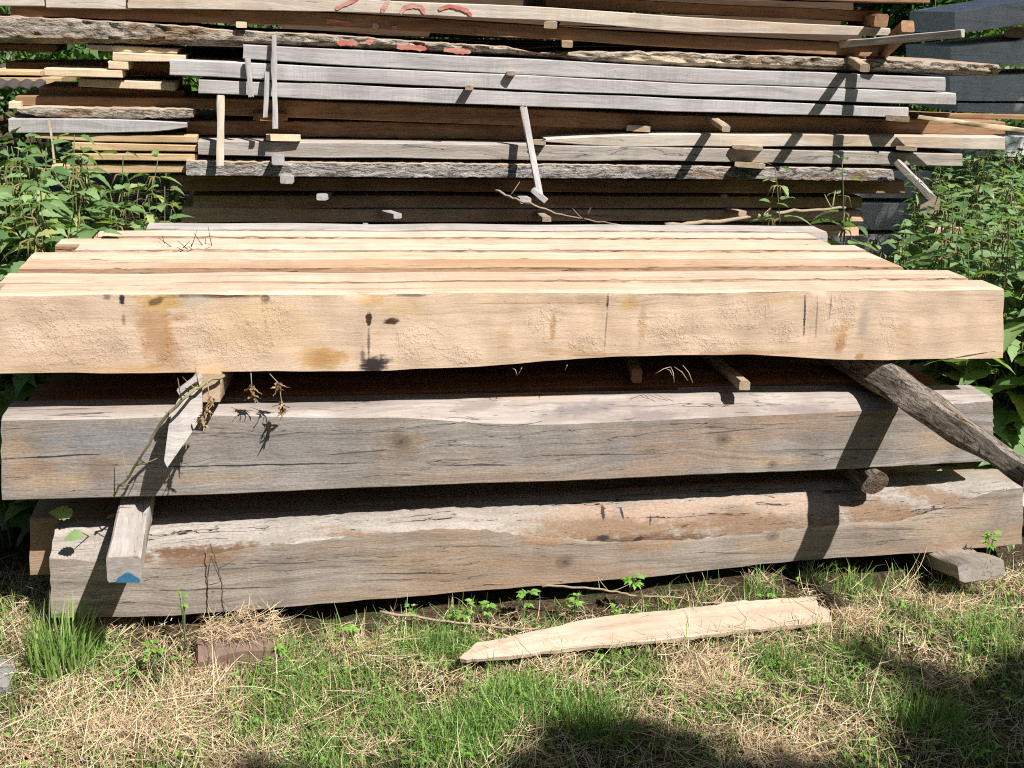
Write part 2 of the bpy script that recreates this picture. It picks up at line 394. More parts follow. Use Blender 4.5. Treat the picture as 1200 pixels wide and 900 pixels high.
M_old = wood('old_oak', (.24, .19, .15), (.36, .305, .255), (.27, .20, .14), crack=.8, saw=.35, bump=.6, warm=.45, vary=.1, dirt=.3)
M_wane = wood('wane', (.30, .17, .085), (.45, .32, .20), (.22, .125, .065), crack=.8, saw=.1, bump=1.2, dirt=.6)
M_seam = wood('stained_edge', (.12, .065, .035), (.40, .26, .16), (.16, .085, .045), crack=.6, saw=0, bump=1., dirt=.8)  # edge staining, darkened to paint in the shade of the seams too
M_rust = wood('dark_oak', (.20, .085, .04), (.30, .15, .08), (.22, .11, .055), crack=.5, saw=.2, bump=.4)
M_shade = wood('slate_grey_sawn', (.56, .54, .53), (.68, .66, .65), (.60, .57, .55), crack=.5, saw=.4, bump=.4)
M_bark = bark('bark'); M_barkc = bark('bark_half_gone', cut=.55); M_barkd = bark('bark_dark', (.12, .09, .07), (.24, .19, .15), (.04, .03, .02), (.16, .10, .06)); M_barkg = bark('bark_grey', (.30, .27, .24), (.46, .43, .40), (.07, .055, .045))
def paint():
    t = NT('red_paint'); tc = t.n('ShaderNodeTexCoord').outputs['Object']
    g = t.noise(t.scale(tc, (14, 60, 90)), 1, 5, .7); k = t.noise(t.scale(tc, (8, 30, 30)), 1, 4, .65)
    c = t.mix(t.step(t.math('ADD', t.math('MULTIPLY', g, .6), t.math('MULTIPLY', k, .4)), .42, .6), (.44, .12, .09), (.46, .33, .27))
    return t.finish(c, None, .9, .1)
M_red = paint()
M_blue = flat('blue_paint', (.03, .125, .23), .85, 260, .75)
M_stone = flat('brick_stone', (.17, .115, .085), .95, 45, .45, .8)
M_slab = flat('concrete_slab', (.22, .21, .20), .95, 60, .2, .5)
M_tin = flat('tin_sheet', (.06, .05, .048), .6, 30, .3)
M_twig = flat('twig', (.30, .23, .16), .9, 90, .4, .5); M_dry = leafy('dry_leaf', (.16, .10, .055), (.36, .26, .15), .15, .8, .1)
M_dark_stem = flat('dark_stem', (.06, .05, .03), .8, 80, .3)
M_stem = flat('green_stem', (.10, .13, .05), .7, 60, .3)
M_vine = flat('vine_stem', (.22, .19, .10), .85, 90, .4)

# ------------------------------------------------------------------ the ground
gw = waves(7, 1.5, 9, 2); gw2 = waves(9, 12, 40, 2)
def gz(x, y):
    near = np.exp(-((y - 2.3) / 2.2) ** 2)
    return .012 + .022 * np.clip(x, -3, 4) * np.clip(near, 0, 1) + .014 * gw(x, y) + .006 * gw2(x, y) * near
def ground_mat():
    t = NT('soil_and_thatch'); tc = t.n('ShaderNodeTexCoord').outputs['Object']
    a = t.noise(tc, 3, 5, .65); b = t.noise(tc, 60, 6, .75); s = t.noise(t.scale(tc, (60, 160, 60)), 1, 4, .7, 1.5)
    c = t.mix(t.step(b, .4, .65), (.05, .034, .02), (.15, .10, .06))
    c = t.mix(t.math('MULTIPLY', t.step(s, .52, .62), .7), c, (.34, .26, .155))
    c = t.mix(t.math('MULTIPLY', t.step(a, .5, .62), .55), c, (.06, .085, .028))
    return t.finish(c, t.bump(t.math('ADD', b, s), 1., .02), .95, .1)
def make_ground():
    xs = np.unique(np.concatenate([np.linspace(-60, -2, 30), np.linspace(-2, 4, 150), np.linspace(4, 60, 30)]))
    ys = np.unique(np.concatenate([np.linspace(-60, 1, 30), np.linspace(1, 4, 80), np.linspace(4, 60, 30)]))
    Xg, Yg = np.meshgrid(xs, ys); Zg = gz(Xg, Yg); V = np.stack([Xg, Yg, Zg], -1).reshape(-1, 3); nx, ny = len(xs), len(ys)
    i, j = np.meshgrid(np.arange(nx - 1), np.arange(ny - 1)); a = (j * nx + i).ravel()
    o = grid_mesh('ground', V, np.stack([a, a + 1, a + nx + 1, a + nx], 1), np.zeros(len(V)), ground_mat())
    tag(o, None, None, kind='structure')
make_ground()

# ------------------------------------------------------------------ front stack: hero materials need the beam's own survey
def loc_of(pts, Y):
    A = [PY(x, a, Y) for x, a, b in pts]; B = [PY(x, b, Y) for x, a, b in pts]
    return (A[0][0] + A[-1][0]) / 2
def stain_list(rows, Y, xm, zm):
    out = []
    k = Y / FPX * 1.02
    for (x, y, rx, ry, c, st, soft, ang) in rows:
        p = PY(x, y, Y); out.append((p[0] - xm, p[2] - zm, rx * k, ry * k * 1.05, c, st, soft, ang))
    return out

def knot_list(rows, Y, xm, zm): return [(PY(x, y, Y)[0] - xm, PY(x, y, Y)[2] - zm, r_ * Y / FPX) for x, y, r_ in rows]
FRONT = 2.60
G_TOP = 'freshly sawn beams of the top layer'; G_MID = 'weathered beams of the middle layer'; G_BOT = 'weathered beams of the bottom layer'
top_pts = [(-6, 345, 441), (100, 344.5, 440.5), (250, 344, 438.5), (430, 343.5, 436.5), (520, 343.2, 434), (590, 343, 430), (640, 342.7, 425), (700, 342, 421.5), (800, 341, 418.5), (880, 340.5, 418), (930, 340.2, 421), (990, 340, 424), (1060, 339.5, 424), (1176, 338.5, 421)]
def zmean(pts, Y, zt=None):
    L = np.array([(PY(x, a, Y)[0], PY(x, a, Y)[2], PY(x, b, Y)[2]) for x, a, b in pts])
    xs = np.linspace(L[0, 0], L[-1, 0], 200); return (np.interp(xs, L[:, 0], L[:, 1]).mean() + np.interp(xs, L[:, 0], L[:, 2]).mean()) / 2
BR = (.36, .19, .08); DK = (.035, .028, .030); YE = (.50, .33, .14); GR = (.30, .25, .22); OR = (.46, .27, .11)
top_st = [(184, 392, 20, 50, BR, .55, .6, .06), (188, 355, 26, 13, YE, .8, .6, 0), (183, 353, 9, 5, (.10, .06, .03), .7, .6, .4), (143, 351, 3.5, 9, DK, .85, .6, 0), (145, 374, 3, 9, DK, .5, .8, 0),
          (126, 348, 5, 4, DK, .5, .7, 0), (311, 350, 6, 6, DK, .85, .6, 0), (432, 374, 3.6, 8, (.05, .03, .02), .95, .4, 0), (458, 377, 10, 5, (.07, .035, .02), .95, .5, 0),
          (440, 427, 20, 11, DK, 1., .6, .25), (432, 405, 2, 24, DK, .6, .8, 0), (425, 418, 4, 14, DK, .55, .8, 0), (378, 419, 29, 14, OR, .75, .5, 0), (378, 419, 20, 9, BR, .45, .8, 0), (436, 352, 16, 11, YE, .6, .7, 0),
          (712, 352, 1.8, 10, DK, .8, .6, 0), (710, 385, 1.2, 34, DK, .4, .7, 0), (738, 356, 15, 11, YE, .7, .7, 0), (752, 382, 6, 34, BR, .35, .9, 0), (648, 384, 4.5, 22, BR, .55, .8, 0),
          (590, 394, 12, 18, BR, .28, .9, 0), (943, 368, 1.6, 30, DK, .75, .5, .12), (957, 372, 1.2, 30, DK, .4, .6, .12), (973, 362, 1.3, 20, DK, .45, .6, .06), (1012, 376, 9, 40, GR, .5, .9, 0),
          (985, 392, 14, 26, BR, .4, .9, 0), (1060, 392, 26, 22, BR, .25, .9, 0), (1008, 418, 8, 6, BR, .7, .7, 0), (262, 346.5, 60, 3.4, (.10, .05, .025), .95, .7, 0), (480, 346, 30, 2, DK, .6, .8, 0), (900, 341, 40, 2.5, DK, .7, .8, 0), (160, 434, 66, 7, OR, .5, .9, 0), (250, 436, 34, 9, OR, .5, .9, 0),
          (1130, 417.5, 44, .9, DK, .8, .5, .14), (690, 415, 110, 5, BR, .35, .9, -.1), (60, 370, 120, 12, (.50, .36, .27), .35, .9, 0), (640, 355, 120, 1.0, BR, .5, .6, .0), (350, 395, 30, 30, (.62, .45, .27), .4, .9, 0), (810, 345, 60, 2.5, DK, .4, .9, 0),
          (205, 372, 16, 5, BR, .5, .8, 0), (25, 400, 30, 30, (.64, .48, .36), .5, .9, 0), (232, 352, 22, 8, (.40, .38, .30), .5, .9, 0), (300, 380, 70, 40, (.56, .41, .24), .6, .9, 0), (200, 400, 12, 40, BR, .4, .9, .1), (470, 360, 30, 14, (.50, .36, .20), .6, .9, 0), (520, 400, 60, 30, (.62, .47, .33), .5, .9, 0), (985, 402, 8, 22, BR, .55, .9, 0), (910, 350, 50, 8, (.48, .33, .19), .5, .9, 0), (690, 350, 60, 5, (.30, .2, .13), .5, .9, 0), (440, 430, 10, 6, DK, .95, .6, .3), (60, 432, 60, 8, (.46, .31, .2), .5, .9, 0), (870, 414, 90, 4, BR, .5, .9, 0), (560, 432, 80, 4, BR, .5, .9, .05), (1150, 430, 40, 12, OR, .4, .9, .3)]
xm_, zm_ = loc_of(top_pts, FRONT), zmean(top_pts, FRONT)
M_top = wood('fresh_oak_face', (.53, .385, .27), (.62, .47, .345), (.56, .40, .27), crack=.3, saw=.2, bump=.3, crust=.42, knots=knot_list([(378, 419, 13)], FRONT, xm_, zm_) if 0 else (), speck=.10, patches=[(x - xm_, z - zm_, rx, rz) for x, z, rx, rz in [(PY(a, b, FRONT)[0], PY(a, b, FRONT)[2], c * FRONT / FPX, d * FRONT / FPX) for a, b, c, d in [(50, 390, 40, 34), (130, 400, 34, 30), (260, 402, 56, 36), (325, 380, 16, 30), (495, 400, 34, 26), (540, 415, 20, 12), (640, 380, 20, 24), (690, 400, 30, 14), (790, 385, 40, 26), (870, 372, 40, 20), (840, 402, 60, 10), (985, 375, 22, 30), (1040, 385, 18, 24), (915, 390, 20, 14)]]], stains=stain_list(top_st, FRONT, xm_, zm_), cthr=.70, vary=.04, dirt=.25)
board('timber_beam', 'pale front beam of the top layer with stains and a knot on its face', 'timber beam', top_pts, FRONT, .105, M_fresh, G_TOP, seg=.02, nfront=8, face_mat=M_top, by=.025, bz=.006, rough=.002)

ZTOP = PY(600, 343, FRONT)[2]
# the seven beams behind it: (front Y, depth, height lift, left px on the top, right px on the top, material, label)
rows = [(2.712, .106, .003, (-8, 333), (1148, 328.5), M_fresh, 'fresh beam second from the front of the top layer, beyond the first seam'),
        (2.838, .113, .008, (11, 320), (1072, 315.5), M_fresh_b, 'browner fresh beam third from the front, standing slightly higher'),
        (2.961, .100, .003, (24, 307), (1040, 303), M_fresh, 'fresh beam in the top layer touching the back of the raised third beam'),
        (3.072, .089, .006, (80, 297), (1020, 293), M_fresh_p, 'fresh beam under the dry twig, in the middle of the top layer'),
        (3.169, .093, .000, (58, 290), (972, 284), M_fresh, 'fresh beam whose dark waney left end pokes out past its neighbours'),
        (3.270, .098, .003, (104, 281), (956, 276), M_fresh_p, 'pale fresh beam directly in front of the grey rear beam'),
        (3.374, .115, .004, (165, 273), (965, 268), M_silver, 'silver grey beam at the very back of the top layer')]
def plain_beam(x0, x1, Y, D, z0, z1, mat, label, group, name='timber_beam', fm=None, **kw):
    """Same builder, surveyed from metres instead of pixels."""
    def inv(x, z):
        c = AX.T @ np.array([x, Y, z - CAMH]); return 600 - c[0] * FPX / c[2], 450 + c[1] * FPX / c[2]
    pts = []
    for x in (x0, x1):
        a = inv(x, z1); b = inv(x, z0); pts.append(((a[0] + b[0]) / 2, a[1], b[1]))
    o = board(name, label, 'timber beam', pts, Y, D, mat, group, seg=.03, nfront=3, face_mat=fm, **kw); return o
for (Y, D, dz, l, r_, mt, lab) in rows:
    x0 = PZ(*l, ZTOP + dz)[0]; x1 = PZ(*r_, ZTOP + dz)[0]
    plain_beam(x0, x1, Y, D, ZTOP - .202, ZTOP + dz, mt, lab, G_TOP, fm=M_wane if 'waney left' in lab else None, cy=.0045 + .003 * (Y > 2.8), wane_mat=M_seam, rough=.0013)

mid_pts = [(2, 493, 587), (130, 491, 583), (250, 487, 580), (400, 490, 573), (470, 489, 571), (560, 496, 567), (640, 498, 564.5), (800, 491, 558), (920, 486, 553), (1040, 480, 547), (1163, 470, 541)]
mid_zt = (PY(2, 491, FRONT)[2] + .004, PY(1163, 468, FRONT)[2] + .004)
GY = (.20, .19, .185); KN = (.20, .13, .08)
mid_st = [(470, 519, 22, 18, (.25, .18, .10), .5, .9, 0), (470, 518, 7, 6, KN, .6, .7, 0), (848, 515, 13, 9, KN, .6, .8, 0), (860, 518, 30, 14, (.34, .25, .16), .4, .9, 0), (20, 540, 26, 50, (.33, .235, .155), .5, .9, 0), (40, 548, 30, 14, (.26, .17, .11), .5, .9, 0), (720, 530, 30, 34, GY, .4, .9, 0),
          (330, 522, 110, 30, GY, .5, .9, 0), (130, 515, 90, 22, (.22, .22, .23), .6, .9, 0), (640, 515, 60, 18, GY, .4, .9, 0), (120, 548, 30, 18, (.20, .13, .09), .5, .9, .3), (60, 565, 50, 14, (.40, .29, .19), .6, .9, 0), (250, 560, 80, 10, (.34, .26, .18), .5, .9, 0), (470, 525, 44, 26, (.20, .15, .10), .55, .9, 0), (1100, 515, 60, 26, (.36, .27, .185), .6, .9, 0), (910, 540, 60, 8, (.44, .32, .2), .5, .9, 0), (300, 545, 130, 1.1, DK, .8, .5, -.02), (560, 545, 60, 1.0, DK, .7, .5, -.04), (60, 535, 60, 1.2, DK, .8, .5, .02), (700, 533, 90, .9, DK, .6, .5, -.03), (990, 527, 90, 1, DK, .6, .5, -.04), (230, 508, 60, 1, DK, .5, .5, -.02), (420, 530, 40, 1, DK, .6, .5, .05), (860, 505, 50, 1, DK, .6, .5, .06)]
M_mid = wood('weathered_oak_face', (.205, .178, .158), (.345, .315, .287), (.255, .205, .165), crack=.55, saw=.16, bump=.6, speck=.30, blot=.7, knots=knot_list([(470, 518, 10), (848, 515, 9), (905, 545, 6)], FRONT, loc_of(mid_pts, FRONT), zmean(mid_pts, FRONT)), stains=stain_list(mid_st, FRONT, loc_of(mid_pts, FRONT), zmean(mid_pts, FRONT)), vary=.02, cthr=.63, warm=.25)
MT = [(680, 480, 60, 7, (.20, .17, .165), .8, .8, .05), (760, 484, 50, 6, (.22, .18, .17), .8, .8, 0), (940, 478, 60, 6, (.22, .18, .175), .8, .8, -.1), (560, 478, 40, 6, (.22, .18, .16), .6, .8, .1), (350, 478, 90, 2, (.22, .19, .17), .7, .8, .0), (120, 480, 90, 2, (.25, .21, .18), .7, .8, 0), (640, 470, 70, 4, (.44, .28, .17), .5, .9, 0)]
M_midtop = wood('weathered_oak_top', (.26, .22, .195), (.42, .37, .33), (.31, .25, .205), crack=.6, saw=.1, bump=1.0, vary=.02, dirt=.3, stains=stain_list(MT, FRONT + .03, loc_of(mid_pts, FRONT), zmean(mid_pts, FRONT)))
board('timber_beam', 'weathered grey front beam of the middle layer with two dark knots', 'timber beam', mid_pts, FRONT, .118, M_midtop, G_MID, zt=mid_zt, cy=.07, csub=4, seg=.02, nfront=8, face_mat=M_mid)

bot_pts = [(60, 655, 726), (180, 661, 724), (235, 650, 720), (300, 641, 715), (400, 630, 707), (530, 618, 696), (620, 628, 689), (700, 635, 681), (800, 633, 672), (880, 625, 664), (950, 618, 657), (1000, 612, 653), (1040, 613, 651), (1100, 598, 647), (1150, 578, 642), (1198, 571, 638)]
bot_zt = (PY(180, 612, 2.68)[2], PY(1190, 557, 2.66)[2])
bot_st = [(662, 660, 14, 9, KN, .55, .8, 0), (665, 660, 5, 4, (.12, .07, .04), .5, .8, 0), (640, 630, 40, 14, (.28, .16, .08), .6, .9, 0), (760, 640, 60, 10, (.34, .2, .11), .5, .9, 0), (900, 640, 60, 20, (.36, .26, .17), .5, .9, 0), (1110, 615, 80, 28, (.40, .31, .215), .6, .9, 0), (240, 655, 70, 10, (.24, .13, .07), .6, .9, .1),
          (160, 640, 70, 30, (.27, .20, .15), .4, .9, 0), (250, 690, 90, 1, DK, .7, .5, -.04), (480, 672, 70, 1, DK, .6, .5, -.05), (860, 648, 60, 1, DK, .5, .5, -.08), (560, 640, 60, 1, DK, .5, .5, -.06), (1050, 620, 60, 1, DK, .5, .5, -.08), (330, 660, 50, 1, DK, .6, .5, -.05)]
M_bot = wood('bottom_oak_face', (.22, .18, .148), (.355, .308, .265), (.28, .215, .165), crack=.5, saw=.16, bump=.6, speck=.28, blot=.7, knots=knot_list([(662, 659, 10), (905, 628, 8)], FRONT, loc_of(bot_pts, FRONT), zmean(bot_pts, FRONT)), stains=stain_list(bot_st, FRONT, loc_of(bot_pts, FRONT), zmean(bot_pts, FRONT)), vary=.02, cthr=.635, warm=.3)
WB = (.20, .125, .075); WD = (.12, .07, .04)
botw_st = [(720, 612, 150, 26, WB, .75, .85, 0), (720, 628, 130, 12, WD, .75, .7, 0), (880, 606, 150, 24, WB, .75, .85, -.08), (830, 626, 130, 10, WD, .75, .7, -.06), (1030, 596, 110, 20, WB, .75, .85, -.12), (1110, 582, 90, 10, WB, .7, .6, -.2), (470, 620, 130, 6, WB, .8, .9, -.1), (300, 636, 160, 9, WD, .85, .6, 0), (150, 656, 110, 13, WB, .8, .6, 0),
           (690, 598, 60, 10, (.33, .24, .18), .8, .8, 0), (780, 598, 90, 12, (.35, .25, .19), .8, .8, 0), (930, 590, 80, 12, (.36, .27, .20), .75, .8, 0), (860, 588, 90, 5, (.36, .27, .20), .7, .8, 0),
           (702, 622, 8, 3, DK, .9, .5, 0), (740, 624, 9, 3, DK, .9, .5, .3), (706, 600, 3, 8, DK, .8, .5, 0), (728, 600, 2, 7, DK, .8, .5, .2), (760, 606, 2, 6, DK, .7, .5, -.2)]
M_botw = wood('bottom_oak_wane', (.25, .22, .19), (.37, .33, .29), (.29, .23, .18), crack=.8, saw=.1, bump=1.3, speck=.3, stains=stain_list(botw_st, FRONT + .05, loc_of(bot_pts, FRONT), zmean(bot_pts, FRONT)), vary=.02, dirt=.3)
board('timber_beam', 'weathered beam at the front of the bottom layer with a brown waney upper edge', 'timber beam', bot_pts, FRONT, .125, M_old, G_BOT, zt=bot_zt, cy=.10, csub=5, wane_mat=M_botw, seg=.02, nfront=8, face_mat=M_bot, rough=.002)

zmt = (mid_zt[0] + mid_zt[1]) / 2; zbt = (bot_zt[0] + bot_zt[1]) / 2
ml = ['weathered beam right behind the front beam of the middle layer, seen through the gap', 'third beam back in the middle layer, in the shade of the gap', 'fourth beam back in the shaded middle layer', 'fifth beam back in the shaded middle layer', 'sixth beam back in the shaded middle layer', 'rearmost beam of the shaded middle layer']
bl_ = ['grey beam of the bottom layer whose left end sticks out beside the nettle leaf', 'third beam back in the bottom layer, hidden in deep shade', 'fourth beam back in the shaded bottom layer', 'fifth beam back in the shaded bottom layer', 'sixth beam back in the shaded bottom layer', 'rearmost beam of the shaded bottom layer']
Y = FRONT + .128; yb_ = FRONT + .134
for k in range(6):
    D = .13 + .02 * random.random()
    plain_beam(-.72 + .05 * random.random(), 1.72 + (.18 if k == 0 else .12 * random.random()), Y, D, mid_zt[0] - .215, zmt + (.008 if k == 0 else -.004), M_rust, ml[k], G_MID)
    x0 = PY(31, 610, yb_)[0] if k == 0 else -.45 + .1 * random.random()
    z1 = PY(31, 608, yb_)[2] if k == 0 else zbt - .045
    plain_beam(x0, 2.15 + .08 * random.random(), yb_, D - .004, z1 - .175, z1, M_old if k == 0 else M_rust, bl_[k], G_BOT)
    Y += D + .012; yb_ += D + .012

stick('pale_lath', 'thin pale lath lying in the gap on the right part of the middle layer', 'lath', PY(792, 454.5, 2.735), PY(1010, 453, 2.735), .03, .012, M_silver, bev=.05)  # added strip, stands in for the lit top edge of the second beam
# ------------------------------------------------------------------ spacers and props of the front stack
GS = 'spacers between the beams of the front stack'
ytop = 2.36
zc = mid_zt[0] - .2195 - .036
a = PY(145, 667, ytop)
o = stick('spacer_block', 'grey square bearer sticking out at bottom left with a blue paint mark on its end', 'bearer', (a[0], ytop, a[2]), (a[0] - .02, 2.95, a[2] + .022), .078, .068, M_tan2, roll=.03, bev=.07)
# blue crayon mark on the end (a half moon)
pm = [(150 + 14 * math.cos(t_), 683.5 - 11 * math.sin(t_) * (1 + .12 * math.sin(5 * t_))) for t_ in np.linspace(.06, math.pi - .06, 14)]
Vb = [PY(x, y, ytop - .004) for x, y in pm]; n_ = len(Vb); Vb += [p + np.array([0, .003, 0]) for p in Vb]
q = put('paint_mark', Vb, [tuple(range(n_))[::-1], tuple(range(n_, 2 * n_))] + [(i, (i + 1) % n_, (i + 1) % n_ + n_, i + n_) for i in range(n_)], M_blue, smooth=False)
q.parent = o; q.matrix_parent_inverse = o.matrix_world.inverted()
lg = stick('round_log', 'short dark round log wedged between middle and bottom layers on the right', 'log', PY(1025, 566, 2.59), PY(1025, 566, 2.59) + np.array([-.06, .6, .03]), .094, .074, M_barkd, rough=.0022, bend=.004,
      prof=[(math.cos(t_) * .5, math.sin(t_) * .5) for t_ in np.linspace(0, 2 * math.pi, 22, endpoint=False)], end_mat=M_barkd)
bx_ = PY(1046, 450, 2.60); ex_ = PY(1212, 562, 2.09)
stick('bark_plank', 'bark covered bearer jutting far out of the gap at the right end', 'bearer', (bx_[0] + (bx_[0] - ex_[0]) * .6, 2.91, bx_[2] + (bx_[2] - ex_[2]) * .6), tuple(ex_), .132, .118,
      bark('plank_bark', (.22, .175, .135), (.40, .345, .285), (.05, .035, .025), (.24, .16, .10)), roll=R(-24), rough=.0045, taper=.46, end_mat=M_tan, bev=.18)
stick('spacer_stick', 'thin square stick end poking out under the top beam right of centre', 'spacer', PY(873, 452, 2.60), PY(815, 405, 3.1), .030, .026, M_tan, GS)
stick('spacer_stick', 'short brown spacer upright in the gap near the middle of the top beam', 'spacer', PY(746, 441, 2.70), PY(735, 410, 3.1), .028, .040, M_brown, GS)
stick('spacer_block', 'pale broken bearer end under the top beam on the left, behind the pointed shard', 'bearer', PY(243, 455, 2.545), PY(262, 425, 3.0), .062, .070, M_tan, GS, bev=.05)
def prism(name, label, cat, outline, Y, th, mat, lean=0., group=None, bulge=0.):
    """Flat splintered piece: outline surveyed in a plane Y, real thickness th; lean tips the top backwards."""
    P = [PY(x, y, Y) for x, y in outline]; c = np.mean(P, 0); zlo = min(p[2] for p in P)
    f = [p - c + np.array([0, (p[2] - zlo) * lean, 0]) for p in P]; n = len(f); cen = np.mean(f, 0) + np.array([0, -bulge, 0])
    V = f + [p + np.array([0, th, 0]) for p in f] + [cen, np.mean(f, 0) + np.array([0, th, 0])]
    F = [(i, (i + 1) % n, 2 * n) for i in range(n)] + [((i + 1) % n + n, i + n, 2 * n + 1) for i in range(n)] + [(i, i + n, (i + 1) % n + n, (i + 1) % n) for i in range(n)]
    return tag(put(name, V, [k[::-1] for k in F], mat, loc=c, smooth=False), label, cat, group)
prism('wood_shard', 'pointed grey splinter hanging down over the middle beam on the left', 'splinter', [(212, 464), (234, 456), (236, 493), (226, 508), (196, 548), (192, 541), (196, 505), (201, 487)], 2.47, .014, M_silver, lean=.28, bulge=.007)
prism('wood_shard', 'small grey chip jammed under the top beam above the pointed splinter', 'splinter', [(207, 458), (222, 447), (233, 439), (236, 444), (222, 453), (210, 463)], 2.50, .012, M_silver, lean=.2)
stick('wedge_block', 'split grey offcut lying flat under the right end of the bottom beam', 'block', PY(1098, 648, 2.68), PY(1150, 668, 2.40), .125, .05, M_greyd, roll=R(10), taper=1.06, bev=.1, rough=.003)
stick('wedge_block', 'dark damp bearer in the shade under the left part of the bottom beam', 'block', (-.05, 2.72, .035), (-.02, 3.4, .03), .12, .09, M_rust, bev=.06)  # hidden bearer in plain dark brown wood
# offcut board in the grass
off = [(538, 768), (560, 751), (600, 743), (650, 735), (690, 726), (740, 718), (800, 713), (850, 708), (900, 704), (956, 701), (959, 711), (972, 716), (974, 730), (900, 738), (850, 743), (800, 747), (700, 757), (620, 765), (560, 770), (543, 771)]
def offcut():
    z0 = .075; oo = []
    for i, (x, y) in enumerate(off):
        x2, y2 = off[(i + 1) % len(off)]
        for k in range(5): oo.append((x + (x2 - x) * k / 5 + RNG.normal(0, .5), y + (y2 - y) * k / 5 + RNG.normal(0, .55), i < 10))
    P = [PZ(x, y, z0) + np.array([0, 0, .003 * math.sin(.03 * x) + .000022 * (x - 720)]) for x, y, b in oo]; c = np.mean(P, 0); n = len(P)
    V = [p - c for p in P] + [p - c - np.array([0, -.002, .011 + .002 * math.sin(40 * p[0])]) for p in P]
    o = put('offcut_board', V, [tuple(range(n))[::-1], tuple(range(n, 2 * n))] + [(i, (i + 1) % n, (i + 1) % n + n, i + n) for i in range(n)], M_fresh2, loc=c, smooth=False)
    tag(o, 'pale pointed offcut board lying in the grass before the stack', 'offcut')
M_fresh2 = wood('offcut_wood', (.45, .335, .245), (.56, .44, .335), (.48, .35, .25), crack=.25, saw=.15, bump=.35, cthr=.66, vary=.05, dirt=.2)
offcut()
# half buried brick and slab
b0 = PZ(279, 790, gz(-.15, 2.2) + .0)
stick('old_brick', 'brown stone brick half covered with dry straw at the left of the grass', 'brick', (b0[0] - .10, b0[1] + .06, .028), (b0[0] + .095, b0[1] + .075, .038), .13, .085, M_stone, bev=.16, rough=.006)
s0 = PZ(0, 790, .02)
stick('paving_slab', 'grey concrete slab corner at the far left edge of the grass', 'slab', (s0[0] - .32, s0[1] + .0, -.006), (s0[0] + .03, s0[1] + .01, -.004), .13, .05, M_slab, bev=.06)

